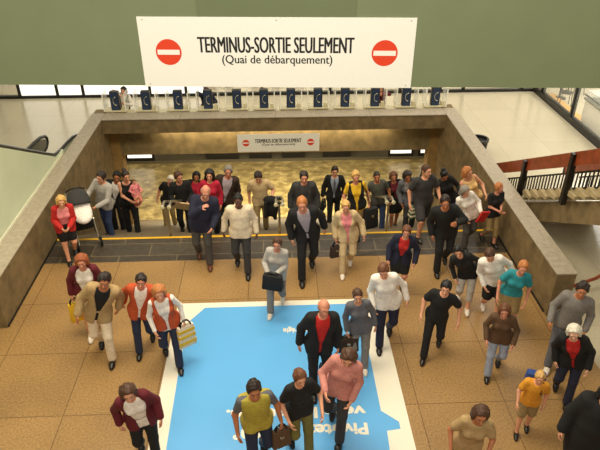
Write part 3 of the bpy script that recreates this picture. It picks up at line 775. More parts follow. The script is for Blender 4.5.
        t0 = wr + d * .025 + u * .03; t1 = t0 + (d * .6 + u * .6 + wn * .35) * .042; t2 = t1 + (d * .8 + u * .1 + wn * .5) * .03
        hp += [rc(wr + d * .02 + u * .015, t0, .015, .0125, .012), rc(t0, t1, .0125, .0105, .006), rc(t1, t2, .0105, .0085, .004)]
        pcs.append(field(hp, .0068) + (0,))
        J['hand'][s] = wr + d * .09 + wn * .02
    for sx in (1, -1):
        v, q = blob(D(sx * .031, -.08, .008), RHd, (.012, .008, .0065)); pcs.append((v, q, 1))
        v, q = blob(D(sx * .031, -.0855, .008), RHd, (.0065, .004, .006)); pcs.append((v, q, 2))
        v, q = blob(D(sx * .032, -.09, .03), RHd, (.02, .006, .0045)); pcs.append((v, q, 4))
    v, q = blob(D(0, -.087, -.062), RHd, (.022, .009, .0075)); pcs.append((v, q, 3))
    hm = hairm(hair[1])
    mesh_obj('body', pcs, root, [skinm(skin), M_EYE, M_IRIS, M_LIP, hm], k)
    # ---- hair
    hst = hair[0]
    hi = dict(short=.017, crop=.006, long=.018, bun=.012, curly=.03, fringe=.009, bob=.02, tail=.013)[hst]
    hp = [el(D(0, .014, .022), RHd, A(.076, .095, .1) * hs + hi, .02)]
    face = plane(D(0, -.056, .05), RHd @ A(0, -.92, -.4)) if hst != 'fringe' else plane(D(0, .0, .0), RHd @ A(0, -1, 0))
    cuts = [face]; ex = []
    if hst in ('short', 'crop'): cuts.append(plane(D(0, 0, -.07), RHd @ A(0, 0, -1)))
    if hst == 'fringe': cuts += [plane(D(0, 0, -.06), RHd @ A(0, 0, -1)), plane(D(0, 0, .035), RHd @ A(0, 0, 1))]
    if hst in ('long', 'bob', 'curly'):
        L = dict(long=-.24, bob=-.1, curly=-.14)[hst]; w_ = .072 if hst != 'curly' else .09
        for sx in (-1, 0, 1): ex.append(rc(D(sx * .05, .045, .03), D(sx * w_, .06, L), .055, .042, .03))
        for sx in (-1, 1): ex.append(rc(D(sx * .078, .0, .02), D(sx * .086, .0, L * .75), .03, .024, .02))
    if hst == 'bun': ex.append(el(D(0, .085, .115), RHd, (.052, .05, .042), .01))
    if hst == 'tail': ex += [rc(D(0, .1, .03), D(0, .15, -.02), .03, .035, .02), rc(D(0, .15, -.02), D(0, .15, -.2), .035, .015, .02)]
    v, q = field(hp, .0085, cuts, ex, hair_disp(sum(map(ord, label)), .0035 if hst in ('crop', 'fringe') else (.0065 if not f else .0042))); mesh_obj('hair', [(v, q, 0)], root, [hm], k)
    if beard:
        v, q = field([inflate(headp[1], .008)], .009, [plane(D(0, 0, -.045), RHd @ A(0, 0, 1)), plane(D(0, -.02, 0), RHd @ A(0, 1, 0)), lambda qq: .024 - np.linalg.norm((qq - D(0, -.09, -.06)) * A(.8, .6, 1.6), axis=-1)]); mesh_obj('beard', [(v, q, 0)], root, [hairm(beard)], k)
    # ---- clothes
    def upto(p, fr, o, o2=None):
        e = p[1] + (p[2] - p[1]) * fr
        return ('rc', p[1], e, p[3] + o, p[3] + (p[4] - p[3]) * fr + (o if o2 is None else o2), p[5])
    zl = lambda z: plane(T(0, 0, z), RT_ @ A(0, 0, -1)); zh = lambda z: plane(T(0, 0, z), RT_ @ A(0, 0, 1))
    kind, col = bottom[:2]
    if kind == 'skirt' or kind == 'longskirt':
        hem = -.38 if kind == 'skirt' else -.62
        pr = [inflate(pelvis[0], .014), el(P + RP @ A(0, .0, hem * .55), RP, (.2, .165, abs(hem) * .75), .08)] + [upto(legs[s], .75, .02) for s in 'LR'] + [upto(torso[0], 1, 0) if torso[0][0] == 'rc' else inflate(torso[0], .008)]
        v, q = field(pr, .016, [plane(P + RP @ A(0, 0, .1), RP @ A(0, 0, 1)), plane(P + A(0, 0, hem), A(0, 0, -1))]); mesh_obj(kind.replace('long', ''), [(v, q, 0)], root, [cloth(col)], k)
    elif kind != 'none':
        pr = [inflate(pelvis[0], .013), inflate(torso[0], .008)]
        ex = []
        for s in 'LR':
            if kind == 'shorts': ex.append(upto(legs[s], .86, .02, .034))
            elif kind == 'capri': ex += [inflate(legs[s], .014), upto(shin[s], .5, .014, .024)]
            else: ex += [inflate(legs[s], .014), upto(shin[s], .97, .013, .03)]
        cuts = [plane(P + RP @ A(0, 0, .1), RP @ A(0, 0, 1))]
        v, q = field(pr, .016, cuts, ex); mesh_obj(dict(shorts='shorts', capri='capri_trousers', jeans='jeans').get(kind, 'trousers'), [(v, q, 0)], root, [cloth(col)], k)
        if kind != 'shorts' and not any(t[0] in ('tshirt', 'sweater') for t in tops[-1:]):
            bl = [('el', P + RP @ A(0, .0, .085), RP, A(.158 * fat, .122 * fat, .1), None, .01)]
    for ti, t in enumerate(tops):
        kind, col = t[0], t[1]; under = ti < len(tops) - 1
        o = dict(tank=.01, tshirt=.014, blouse=.018, shirt=.013, sweater=.02, jacket=.028, coat=.034, cardigan=.026, vest=.024, dress=.013, hoodie=.026)[kind]
        if under: o = .008
        hem = dict(tank=-.06, tshirt=-.1, blouse=-.13, shirt=-.04, sweater=-.09, jacket=-.16, coat=-.45, cardigan=-.2, vest=-.08, dress=-.4, hoodie=-.1)[kind]
        pr = [inflate(p, o) for p in torso] + [inflate(pelvis[0], o + .006), el(P + RP @ A(0, .004, -.03), RP, (.158 * fat ** .6 + o, .112 * fat + o, .2), .05)] + [upto(legs[s], .3, o + .004) for s in 'LR']
        if hem < -.25:
            pr += [el(P + RP @ A(0, .01, -.2), RP, (.2 * fat ** .5 + o * .3, .16 + o, .42), .08)] + [upto(legs[s], .8, o) for s in 'LR']
        cuts = [zl(hem) if hem > -.25 else plane(P + A(0, 0, hem), A(0, 0, -1)), zh(.545)]
        nk = .078 if kind not in ('tank', 'dress') else .105
        nkc = T(0, -.035, .575) if kind not in ('sweater', 'hoodie') else T(0, -.025, .59)
        cuts.append(lambda q, c_=nkc, r_=nk: r_ - np.linalg.norm((q - c_), axis=-1))
        if kind in ('jacket', 'coat', 'cardigan', 'vest') and not (len(t) > 2 and t[2] == 'closed'):
            def fr(q):
                u = (q - P) @ RT_
                w_ = .018 + np.clip(u[..., 2] - .1, 0, .33) * .26 + (.05 if kind == 'cardigan' else 0)
                return np.minimum(w_ - np.abs(u[..., 0]), -u[..., 1] - .02)
            cuts.append(fr)
        ex = []
        for s in 'LR':
            if kind in ('tank', 'vest', 'dress'): continue
            if kind in ('tshirt',) or (kind == 'blouse' and len(t) > 2 and t[2] == 'short'): ex.append(upto(arms[s], .62, o - .002, o + (.012 if not under else 0)))
            else: ex += [inflate(arms[s], o - .003), upto(fore[s], .96, o - .002, o + .004)]
        # sleeves are merged smoothly into the trunk, then the neck opening is kept
        v, q = field(pr, .0155, cuts, ex)
        mesh_obj({'tank': 'tank_top', 'tshirt': 't_shirt'}.get(kind, kind), [(v, q, 0)], root, [cloth(col)], k)
    if tie:
        y0 = -.135 * fat ** .5
        pr = [rc(T(0, -.075, .49), T(0, -.1, .47), .018, .02, .01), el(T(0, y0 - .0, .38), RT_ @ R_axis((1, 0, 0), .08), (.03, .012, .12), .01), el(T(0, y0 - .012, .24), RT_, (.035, .012, .12), .01)]
        v, q = field(pr, .008); mesh_obj('tie', [(v, q, 0)], root, [cloth(tie)], k)
    if shoes != 'none':
        for s in 'LR':
            kn, an, lf = J['foot'][s]; RF = R_axis((1, 0, 0), .55 * lf)
            pr = [inflate(p, .009) for p in ftp[s]]
            v, q = field(pr, .011, [plane(an + RF @ A(0, 0, -.084), RF @ A(0, 0, -1)), plane(an + RF @ A(0, 0, .0), RF @ A(0, 0, 1))]); mesh_obj('shoe', [(v, q, 0)], root, [SHOES[shoes]], k)
    # ---- world positions for things held or carried
    def W(p): 
        p = np.array(p) * k
        return A(B[0] + c * p[0] - s_ * p[1], B[1] + s_ * p[0] + c * p[1], B[2] + p[2])
    info = dict(root=root, L=W(J['hand']['L']), R=W(J['hand']['R']), W=W, T=lambda x, y, z: W(T(x, y, z)), k=k, heading=sp['heading'], base=B, RT=RT_)
    ROSTER.append((label, B.round(2).tolist(), round(hgt, 2)))
    return info
# ============================================================ CARRIED THINGS
def bag(name, label, cat, hand, w, h, d, col, rz=0., drop=.14, stripe=None, clasp=True, strap=None, group=None):
    """soft rounded bag hanging below a hand from a loop handle (or from a shoulder strap)"""
    m_ = cloth(col)
    top = A(*hand) + A(0, 0, -drop)
    e = tag(empty(name, tuple(top - A(0, 0, h)), rz), label, cat, group)
    m = MB(); m.box(-w / 2, w / 2, -d / 2, d / 2, 0, h, min(w, h, d) * .22)
    for v in m.bm.verts:
        t = v.co.z / h; v.co.x *= 1 - .12 * t; v.co.y *= 1.08 - .35 * t
    m.build('bag_body', m_, e, True)
    if strap is not None:
        pts = [Vector(tuple(p)) - Vector(tuple(top - A(0, 0, h))) for p in strap]
        R = Matrix.Rotation(-rz, 4, 'Z'); MB().tube([R @ p for p in pts], .014, 8, .5).build('strap', M_BLACK, e, True)
    else:
        for y in (-d * .25, d * .25):
            MB().tube([(w * .3 * math.cos(a), y * (1 - .7 * math.sin(a)), h - .03 + (drop + .03) * math.sin(a)) for a in [math.pi * q / 10 for q in range(11)]], .011, 8).build('handle', M_BLACK, e, True)
    if stripe:
        for z in (.22, .52, .78):
            t = z; MB().box(-w / 2 * (1.0 - .12 * t) - .002, w / 2 * (1.0 - .12 * t) + .002, -d / 2 * (1.08 - .35 * t) - .003, d / 2 * (1.08 - .35 * t) + .003, h * z - h * .07, h * z + h * .07, .004).build('stripe', cloth(stripe), e)
    elif clasp: MB().box(-.025, .025, -d / 2 - .012, -d / 2 + .02, h * .6, h * .7, .004).build('clasp', M_STEEL, e)
    return e
def flat(name, label, cat, c, w, h, d, rot, m_, part='cover'):
    e = tag(empty(name, tuple(c)), label, cat); e.rotation_euler = rot
    MB().box(-w / 2, w / 2, -d / 2, d / 2, -h / 2, h / 2, .004).build(part, m_, e)
    MB().box(-w / 2 + .008, w / 2 + .004, -d / 2 + .003, d / 2 - .003, -h / 2 + .006, h / 2 - .006).build('pages', M_PWHITE, e)
    return e
def draped(label, c, col, cat='coat', rz=0.):
    e = tag(empty('folded_jacket', tuple(c), rz), label, cat)
    v, q = field([el(A(0, 0, -.02), np.eye(3), (.17, .1, .1), .06), el(A(.03, -.02, -.24), np.eye(3), (.15, .075, .22), .06), el(A(-.06, .03, -.3), np.eye(3), (.1, .06, .2), .06), rc(A(.08, -.02, -.2), A(.1, -.03, -.5), .06, .045, .04)], .014)
    mesh_obj('cloth_body', [(v, q, 0)], e, [cloth(col)])
    v, q = field([rc(A(-.1, -.06, -.05), A(-.12, -.09, -.42), .05, .04, .02)], .013)
    mesh_obj('sleeve', [(v, q, 0)], e, [cloth(col)])
    return e

# ============================================================ PEOPLE COMING UP THE STAIRS
HANG = (.09, .03, .51); FWDS = (.07, .22, .45); BACKS = (.1, -.2, .46); FOLD = (-.1, .3, .22)
person('woman in red cardigan over pink top and black skirt beside the left stairwell wall', (73, 259), (60, 196), 22, 16, 1, 1.1, 'fair', ('bob', 'blond'), [('blouse', 'pink'), ('cardigan', 'red')], ('skirt', 'black'), 'black', .3, 'R', armL=(-.08, .3, .28), armR=(-.06, .28, .3))
g = person('grey-haired man in grey long-sleeved shirt and jeans steadying the pushchair', (111, 234.6), (100, 172), -28, 14, 0, 1.05, 'fair', ('short', 'dark'), [('sweater', 'lightgrey')], ('jeans', 'jeans'), 'black', .12, 'L', armL=(-.02, .4, .26), armR=(-.02, .42, .24))
person('dark-haired man in black open jacket and pale shirt behind the woman holding a baby', (120, 229.5), (116, 172), 10, 8, 0, .95, 'tan', ('short', 'black'), [('shirt', 'white'), ('jacket', 'black')], ('trousers', 'black'), 'black', .15, 'L', armL=(.05, .2, .42), armR=HANG)
mo = person('woman in sleeveless black top and black trousers carrying a baby in pink', (134, 232), (125, 171), 18, 10, 1, 1.05, 'fair', ('bun', 'darkb' if 0 else 'dark'), [('tank', 'black')], ('trousers', 'black'), 'black', .25, 'L', armL=(.05, .26, .2), armR=(-.16, .3, .26), head=(.15, .3, 0))
person('white-haired man in black shirt and khaki trousers behind the man with a tan folder', (171, 225), (170, 176), -5, 10, 0, 1., 'ruddy', ('short', 'white'), [('tshirt', 'black')], ('trousers', 'khaki'), 'black', .2, 'R', armL=HANG, armR=(.08, .12, .48))
fm_ = person('man in black shirt and black trousers holding a tan folder at his waist', (187, 232), (178, 172), 8, 10, 0, 1.05, 'ruddy', ('short', 'brown'), [('shirt', 'black')], ('trousers', 'black'), 'black', .3, 'L', armL=(-.05, .3, .3), armR=(-.02, .28, .32), head=(.1, .5, 0))
person('dark-haired woman with a red scarf collar half hidden behind the crimson blouse', (196, 226), (196, 172), 5, 6, 1, 1., 'tan', ('bob', 'black'), [('tshirt', 'crimson'), ('jacket', 'black')], ('trousers', 'black'), 'black', .15, 'L')
person('black-haired woman in crimson blouse standing behind the bald man in navy', (213, 234), (209, 170), 0, 5, 1, 1.05, 'fair', ('curly', 'black'), [('blouse', 'crimson')], ('trousers', 'black'), 'black', .2, 'R', armL=HANG, armR=HANG)
person('bald man in navy jacket and grey trousers raising a hand to his chin', (205, 262), (205, 186), 5, 8, 0, 1.12, 'ruddy', ('fringe', 'grey'), [('jacket', 'navy', 'closed')], ('trousers', 'darkgrey'), 'brown', .35, 'L', armL=(.02, .26, .38), armR=(-.12, .26, -.02), head=(.25, 0, 0))
person('grey-haired man in open brown jacket and lilac shirt', (227, 231), (228, 166), 3, 5, 0, 1.08, 'ruddy', ('short', 'grey'), [('shirt', 'lilac'), ('jacket', 'darkbrown')], ('trousers', 'charcoal'), 'black', .2, 'L')
person('dark-skinned man in cream V-neck sweater and black trousers striding over the slate strip', (243, 270), (238, 194), 2, 6, 0, 1.15, 'dark', ('crop', 'black'), [('cardigan' if 0 else 'sweater', 'cream')], ('trousers', 'charcoal'), 'black', .4, 'L', armL=(.12, .05, .5), armR=(.14, -.04, .5))
tj = person('man in beige T-shirt and khaki trousers carrying a dark jacket over his arm', (262, 230), (258, 172), 0, 10, 0, 1.08, 'fair', ('short', 'dark'), [('tshirt', 'beige')], ('trousers', 'olive' if 0 else 'khaki'), 'black', .25, 'R', armL=(.08, .2, .34), armR=HANG, head=(.45, 0, 0))
person('ruddy-faced man in long dark grey coat behind the man in the black suit', (304, 241), (304, 172), 0, 4, 0, 1.1, 'ruddy', ('short', 'dark'), [('sweater', 'charcoal'), ('coat', 'charcoal')], ('trousers', 'charcoal'), 'black', .25, 'R', armL=(.12, .05, .5), armR=(.12, .02, .5))
person('man in black suit and pale shirt leaning forward on the slate strip', (307, 274), (302, 197), 0, 18, 0, 1., 'ruddy', ('crop', 'strawberry'), [('shirt', 'lilac'), ('jacket', 'black')], ('trousers', 'black'), 'black', .5, 'R', armL=(.12, -.05, .5), armR=(.1, .1, .48))
bm_ = person('man in dark business suit with blue-grey tie standing on the stairs', (333, 222), (335, 167), -4, 2, 0, .98, 'fair', ('short', 'dark'), [('shirt', 'paleblue'), ('jacket', 'black')], ('trousers', 'black'), 'black', .2, 'R', tie='steelgrey', armR=(.12, .02, .51))
yb = person('blonde woman in yellow and black top carrying a black shoulder bag', (354, 240), (356, 171), 2, 6, 1, 1.15, 'ruddy', ('short', 'blond'), [('blouse', 'yellow', 'short'), ('vest', 'black')], ('trousers', 'tan'), 'black', .2, 'R', armL=(.12, .04, .5), armR=(.08, .18, .44))
bs = person('person in beige jacket and beige trousers walking ahead of the yellow top', (346, 270), (346, 201), -4, 10, 1, 1.05, 'salmon' if 0 else 'ruddy', ('short', 'blond'), [('blouse', 'pink'), ('jacket', 'beige')], ('trousers', 'beige'), 'white', .4, 'R', armL=(.16, .1, .46), armR=(.1, .1, .48))
person('man in camouflage vest and jeans at the back of the stairs', (377, 228), (377, 172), 0, 4, 0, .98, 'tan', ('crop', 'dark'), [('tshirt', 'camo'), ('vest', 'darkgrey')], ('jeans', 'jeans'), 'black', .2, 'L')
person('woman in black jacket, red top and black skirt on the stairs', (393, 226), (394, 172), 2, 5, 1, 1.05, 'tan', ('bob', 'chestnut'), [('blouse', 'maroon'), ('jacket', 'black')], ('skirt', 'black'), 'black', .25, 'R')
gj = person('short-haired woman in grey jacket holding a green and white striped bag', (408, 228), (408, 171), -6, 8, 1, 1.05, 'tan', ('bob', 'dark'), [('shirt', 'grey'), ('jacket', 'steelgrey')], ('trousers', 'charcoal'), 'black', .2, 'R', armL=(.0, .2, .42), armR=(.1, .14, .46), head=(.3, .2, 0))
person('big man in charcoal T-shirt and dark shorts looking to his side', (419, 235), (427, 165), 10, 5, 0, 1.12, 'fair', ('crop', 'brown'), [('tshirt', 'charcoal')], ('shorts', 'charcoal'), 'black', .35, 'R', armL=(.1, .2, .42), armR=(.14, .06, .48), head=(.05, .45, 0))
person('woman with black hair bun in black sweater and jeans looking down', (444, 229), (445, 170), 4, 8, 1, 1., 'tan', ('bun', 'black'), [('shirt', 'white'), ('sweater', 'black')], ('jeans', 'blue'), 'black', .2, 'L', armL=(.05, .24, .36), armR=(.02, .26, .36), head=(.55, .2, 0))
person('blond woman in sleeveless gold top behind the white blouse', (468, 229), (467, 167), 12, 8, 1, 1., 'fair', ('bob', 'strawberry'), [('tank', 'gold')], ('trousers', 'lightgrey'), 'white', .2, 'R', armL=(.02, .26, .36), armR=(.0, .28, .36), head=(.1, .5, 0))
wb = person('grey-haired woman in loose white blouse carrying a red book', (464, 246), (460, 186), 10, 12, 1, 1.08, 'pale', ('bob', 'grey'), [('blouse', 'white')], ('trousers', 'darkgrey'), 'black', .3, 'R', armL=(.0, .28, .34), armR=(.06, .2, .42), head=(.3, .3, 0))
person('red-haired woman in black T-shirt and khaki capris against the right stairwell wall', (487, 243), (500, 183), 14, 6, 1, 1., 'ruddy', ('short', 'strawberry'), [('tshirt', 'black')], ('capri', 'khaki'), 'black', .3, 'L', armL=(-.14, .26, .26), armR=(-.12, .27, .3), head=(.1, .5, 0))
person('man in black suit leaning forward in front of the striped bag carrier and hair bun', (440, 268), (446, 196), -6, 14, 0, 1.05, 'tan', ('short', 'dark'), [('shirt', 'charcoal'), ('jacket', 'black', 'closed')], ('trousers', 'black'), 'black', .4, 'R', armL=(.0, .26, .1), armR=(.1, .1, .48))

# ============================================================ PEOPLE ON THE LANDING
rb = person('red-haired woman in white top and rust shawl carrying a yellow bag', (97, 330), (80, 255), 12, 14, 1, 1.08, 'ruddy', ('bob', 'red'), [('tshirt', 'white'), ('cardigan', 'maroon')], ('skirt', 'khaki'), 'white', .35, 'R', armL=(.06, .2, .42), armR=(.1, .06, .5))
person('person in long beige jacket and pale trousers walking behind the yellow bag', (108, 354), (103, 274), 6, 10, 0, .98, 'tan', ('short', 'dark'), [('tshirt', 'black'), ('jacket', 'tan')], ('trousers', 'cream'), 'black', .4, 'L', armL=(.12, -.1, .48), armR=(.1, .16, .46))
person('dark-haired man in orange-rust jacket, white shirt and navy trousers', (147, 347), (140, 275), 4, 8, 0, 1.02, 'ruddy', ('short', 'dark'), [('tshirt', 'white'), ('jacket', 'rust')], ('trousers', 'darkjeans'), 'black', .4, 'R', armL=(.1, .1, .48), armR=(.12, -.12, .48))
jn = person('woman in white and rust top and dark jeans at the poster corner', (173, 361), (158, 286), 16, 14, 1, 1.02, 'fair', ('bob', 'strawberry'), [('blouse', 'white'), ('vest', 'rust')], ('jeans', 'darkjeans'), 'black', .45, 'L', armL=(.1, .1, .48), armR=(.06, .2, .44))
person('person in maroon cardigan and white top bending at the lower left edge of the poster', None, (127, 388), 18, 22, 1, 1.15, 'fair', ('bob', 'brown'), [('blouse', 'pink' if 0 else 'white'), ('cardigan', 'maroon')], ('trousers', 'black'), 'black', .35, 'L', armL=(.08, .16, .46), armR=(.14, .04, .48), h=1.68)
gc = person('person in grey top and trousers stepping onto the top poster edge', (277, 308), (277, 238), -10, 10, 1, 1., 'ruddy', ('short', 'brown'), [('blouse', 'lightgrey')], ('trousers', 'grey'), 'white', .45, 'R', armL=(-.1, .28, .28), armR=(-.04, .28, .3))
person('bald man in black suit and red shirt in the middle of the poster', (318, 385), (324, 301), 4, 4, 0, 1.1, 'ruddy', ('fringe', 'strawberry'), [('tshirt', 'red'), ('jacket', 'black')], ('trousers', 'black'), 'black', .4, 'R', armL=(.1, .08, .5), armR=(.12, .0, .5))
person('brown-haired woman in salmon blouse and black trousers seen from above on the poster', (336, 430), (349, 350), -16, 14, 1, 1.1, 'fair', ('bob', 'brown'), [('blouse', 'rose')], ('trousers', 'charcoal'), 'black', .45, 'L', armL=(.06, .2, .44), armR=(.0, .3, .28), head=(.4, 0, 0))
yl = person('person in mustard yellow vest and dark jeans at the lower left of the poster', None, (254, 384), 12, 12, 0, 1., 'tan', ('short', 'dark'), [('tshirt', 'steelgrey'), ('vest', 'mustard', 'closed')], ('jeans', 'darkjeans'), 'black', .4, 'R', armL=(.12, .08, .5), armR=(.1, .14, .48), h=1.72)
person('person in black T-shirt and olive trousers reaching beside the salmon blouse', None, (300, 373), 20, 12, 1, 1., 'fair', ('short', 'chestnut'), [('tshirt', 'black')], ('trousers', 'olive'), 'black', .3, 'L', armL=(.05, .3, .3), armR=(.08, .2, .42), h=1.66)
gr = person('person in grey top and grey jeans at the top right corner of the poster', (358, 363), (358, 290), 0, 6, 1, .98, 'fair', ('short', 'brown'), [('blouse', 'steelgrey')], ('jeans', 'grey'), 'white', .35, 'L', armL=HANG, armR=(.1, .08, .5))
person('brown-haired woman in big white shirt and navy trousers on the right poster border', (384, 341), (384, 264), -8, 10, 1, 1.18, 'fair', ('short', 'chestnut'), [('blouse', 'white')], ('trousers', 'navy'), 'black', .4, 'R', armL=(.14, .06, .48), armR=(.08, .18, .44), head=(.35, 0, 0))
person('woman in navy jacket and red top on the slate strip right of centre', None, (407, 227), -14, 16, 1, 1., 'ruddy', ('short', 'chestnut'), [('tshirt', 'red'), ('jacket', 'navy')], ('skirt', 'black'), 'black', .35, 'R', armL=(.12, .18, .42), armR=(.08, .2, .44), h=1.6)
person('person in black top and white capris beside the large white blouse', (462, 306), (459, 246), -14, 16, 1, 1.05, 'fair', ('short', 'black'), [('blouse', 'black')], ('capri', 'lightgrey'), 'white', .35, 'L', armL=(.1, .1, .48), armR=(.12, .14, .46))
person('person all in black with one bare arm raised on the right of the poster', (431, 352), (447, 282), -22, 12, 0, 1., 'fair', ('short', 'black'), [('tshirt', 'black')], ('trousers', 'black'), 'black', .5, 'R', armL=(.2, .1, .42), armR=(.08, .14, .46))
person('broad woman in bright white blouse and black shorts near the right parapet', (488, 316), (491, 249), -10, 14, 1, 1.2, 'fair', ('short', 'brown'), [('blouse', 'white')], ('shorts', 'black'), 'white', .4, 'L', armL=(.14, .08, .48), armR=(.08, .16, .46), head=(.4, 0, 0))
person('woman in teal top leaning beside the end of the right parapet', None, (524, 263), -18, 16, 1, 1., 'ruddy', ('short', 'strawberry'), [('tshirt', 'teal')], ('skirt', 'khaki'), 'black', .3, 'R', armL=(.1, .16, .46), armR=(.08, .2, .44), h=1.62)
person('brown-haired person in brown top and pale jeans on the bare floor right of the poster', (492, 371), (506, 305), -20, 14, 1, 1.02, 'ruddy', ('bob', 'chestnut'), [('blouse', 'brown')], ('jeans', 'paleblue'), 'black', .4, 'R', armL=(.06, .24, .4), armR=(.08, .2, .42))
person('white-haired person in red scarf vest and black jacket near the right edge', (560, 397), (576, 326), -24, 14, 1, 1.1, 'pale', ('bob', 'white'), [('tshirt', 'red'), ('jacket', 'black')], ('trousers', 'navy'), 'black', .35, 'L', armL=(.06, .22, .42), armR=(.1, .1, .48))
yk = person('child in orange-yellow shirt with a blue backpack at the lower right', None, (541, 374), -20, 8, 0, 1., 'fair', ('short', 'blond'), [('tshirt', 'orange')], ('shorts', 'khaki'), 'black', .25, 'R', armL=HANG, armR=FWDS, h=1.22)
person('person in tan top and brown trousers at the bottom edge right of the poster', None, (482, 410), -10, 14, 1, 1., 'tan', ('bob', 'brown'), [('tshirt', 'tan')], ('trousers', 'brown'), 'brown', .35, 'L', armL=(.02, .3, .3), armR=(.08, .2, .42), h=1.66)
person('person in grey-green clothes walking past the end of the right parapet', None, (584, 284), -28, 10, 0, 1., 'tan', ('short', 'dark'), [('sweater', 'grey')], ('trousers', 'steelgrey'), 'white', .45, 'R', armL=(.1, .1, .48), armR=(.08, .2, .44), h=1.7)
person('person in black hooded coat cut off by the lower right corner', None, (613, 388), -30, 6, 0, 1.25, 'fair', ('curly', 'black'), [('coat', 'black', 'closed')], ('trousers', 'black'), 'black', .3, 'L', armL=(.12, .04, .5), armR=(.12, .1, .5), h=1.85)

# ============================================================ CALLERS AT THE PAYPHONES
YQ = n(15.75)
def caller(px, top, label, **kw):
    p = at_y(px, 100, YQ); kw.setdefault('f', 0)
    return person(label, None, (px, top), base=(p[0], YQ, 0), **kw)
caller(123, 87, 'black-haired caller in white shirt leaning at the payphones, nearest the escalator', heading=-10, lean=14, tops=[('shirt', 'white'), ('vest', 'black')], bottom=('trousers', 'black'), hair=('bob', 'black'), armL=(.0, .3, .1), armR=(-.08, .2, -.12), stride=.1)
caller(206, 87, 'brown-haired caller in dark blue jacket behind the fourth payphone', heading=12, lean=14, tops=[('jacket', 'navy', 'closed')], bottom=('jeans', 'jeans'), hair=('short', 'brown'), armL=(.0, .3, .1), armR=(-.08, .2, -.12), stride=.1)
caller(381, 88, 'caller in maroon top behind the tenth payphone', heading=-15, lean=16, f=1, tops=[('blouse', 'maroon')], bottom=('jeans', 'jeans'), hair=('bob', 'dark'), armL=(-.06, .22, -.1), armR=(.0, .3, .1), stride=.1)

# ============================================================ THE BABY AND THE THINGS IN PEOPLE'S HANDS
c = mo['T'](.12, -.2, .3)
person('baby in pink held against the shoulder of the woman in black', None, None, 40, 0, 1, 1.3, 'pale', ('short', 'chestnut'), [('sweater', 'pink')], ('trousers', 'salmon'), 'none', .05, base=(c[0] + .04, c[1], c[2] - .32), h=.8, armL=(.06, .2, .3), armR=(.06, .2, .3), crouch=.18)
h_ = fm_['L'] * .5 + fm_['R'] * .5
flat('folder', 'tan folder held by the man in the black shirt', 'folder', h_ + A(.02, -.06, .02), .34, .26, .03, (.5, .25, .1), cloth('beige'))
draped('dark jacket hanging over the arm of the man in the beige T-shirt', tj['L'] + A(.02, .02, .08), 'black')
bag('briefcase', 'black briefcase hanging from the business-suited man', 'briefcase', bm_['R'], .4, .3, .1, 'black', 1.2, .06)
bag('shoulder_bag', 'large black shoulder bag beside the yellow-topped woman', 'bag', yb['L'] + A(.05, 0, .12), .32, .46, .16, 'black', .4, .12, strap=[yb['T'](.13, 0, .55), yb['T'](.22, -.06, .3), yb['L'] + A(.05, 0, -.02)])
bag('handbag', 'dark handbag swinging from the person in beige', 'bag', bs['R'], .26, .24, .1, 'darkbrown', .3, .1)
bag('striped_bag', 'green and white striped bag held on the stairs', 'bag', gj['L'] + A(0, -.03, .05), .36, .34, .14, 'green', .3, .06, stripe='cream')
h_ = wb['L']
flat('book', 'red book under the hand of the woman in the white blouse', 'book', h_ + A(.03, -.05, 0), .2, .27, .035, (.3, .2, .4), cloth('red'))
bag('shopping_bag', 'bright yellow shopping bag carried by the red-haired woman', 'bag', rb['R'], .24, .36, .1, 'yellow', .5, .1, clasp=False)
bag('shopping_bag', 'cream shopping bag with a yellow stripe on the dark-jeans woman\'s side', 'bag', jn['L'] + A(.02, 0, .1), .3, .4, .1, 'cream', .6, .1, stripe='yellow')
bag('handbag', 'black handbag clutched by the person in grey at the top poster edge', 'bag', (gc['L'] + gc['R']) / 2 + A(.02, -.06, .12), .36, .28, .16, 'black', -.3, .04, clasp=False)
bag('handbag', 'dark brown handbag at the top right corner of the poster', 'bag', gr['R'], .34, .26, .12, 'darkbrown', .1, .05)
bag('handbag', 'brown leather bag hanging beside the mustard vest', 'bag', yl['L'], .26, .3, .1, 'brown', .4, .08)
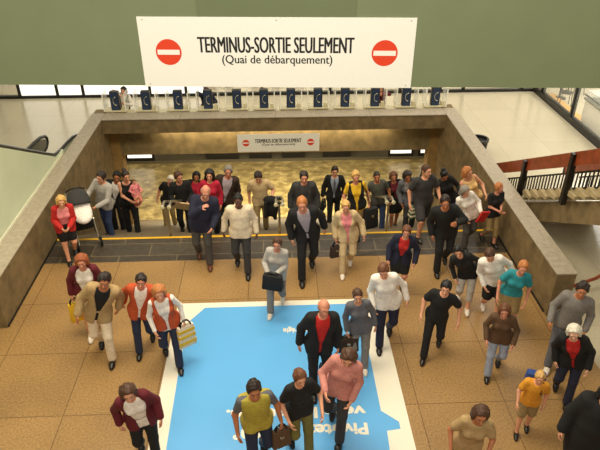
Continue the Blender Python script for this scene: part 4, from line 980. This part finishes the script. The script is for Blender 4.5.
bp_ = yk['T'](0, .19, .3)
bag('backpack', 'blue backpack worn by the child in orange-yellow', 'backpack', bp_ + A(0, 0, .17), .28, .36, .15, 'blue', yk['heading'], .0, strap=[yk['T'](.09, .13, .45), yk['T'](.1, .0, .55), yk['T'](.1, -.13, .36), yk['T'](.1, .1, .16)])

# pushchair tilted on the stairs in front of the man in grey
pc = at_z(88, 241)
pu = tag(empty('pushchair', (pc[0], pc[1] - .0, 0), math.radians(25)), 'folding pushchair with black hood and white seat cover at the top of the stairs', 'pushchair')
v, q = field([el(A(0, .1, .93), R_axis((1, 0, 0), .4), (.22, .28, .16), .05)], .016, [plane((0, .02, .86), (0, -.6, -.8))]); mesh_obj('hood', [(v, q, 0)], pu, [cloth('charcoal')])
v, q = field([el(A(0, -.05, .72), R_axis((1, 0, 0), .35), (.2, .3, .13), .05), el(A(0, .1, .82), R_axis((1, 0, 0), .35), (.2, .18, .12), .05)], .016); mesh_obj('seat_cover', [(v, q, 0)], pu, [cloth('white')])
MB().box(-.19, .19, -.05, .3, .3, .55, .05).build('basket', cloth('black'), pu, True)
for sx in (-1, 1):
    MB().tube([(sx * .2, .42, 1.0), (sx * .2, .2, .62), (sx * .2, -.3, .13)], .014, 8).build('frame_tube', M_STEEL, pu, True)
    MB().tube([(sx * .2, .02, .5), (sx * .21, .33, .13)], .014, 8).build('frame_tube', M_STEEL, pu, True)
    for y in (-.3, .33):
        wl = MB().lathe([(.05, -.02), (.1, -.02), (.11, 0), (.1, .02), (.05, .02)]).xf(Matrix.Translation((sx * .23, y, .11)) @ Matrix.Rotation(math.pi / 2, 4, 'Y')).build('wheel', M_RUBBER, pu, True)
        MB().lathe([(.045, -.024), (.045, .024)]).xf(Matrix.Translation((sx * .23, y, .11)) @ Matrix.Rotation(math.pi / 2, 4, 'Y')).build('hub', M_STEEL, wl, True)
MB().tube([(-.2, .42, 1.0), (-.1, .46, 1.03), (.1, .46, 1.03), (.2, .42, 1.0)], .018, 8).build('push_handle', M_BLACK, pu, True)
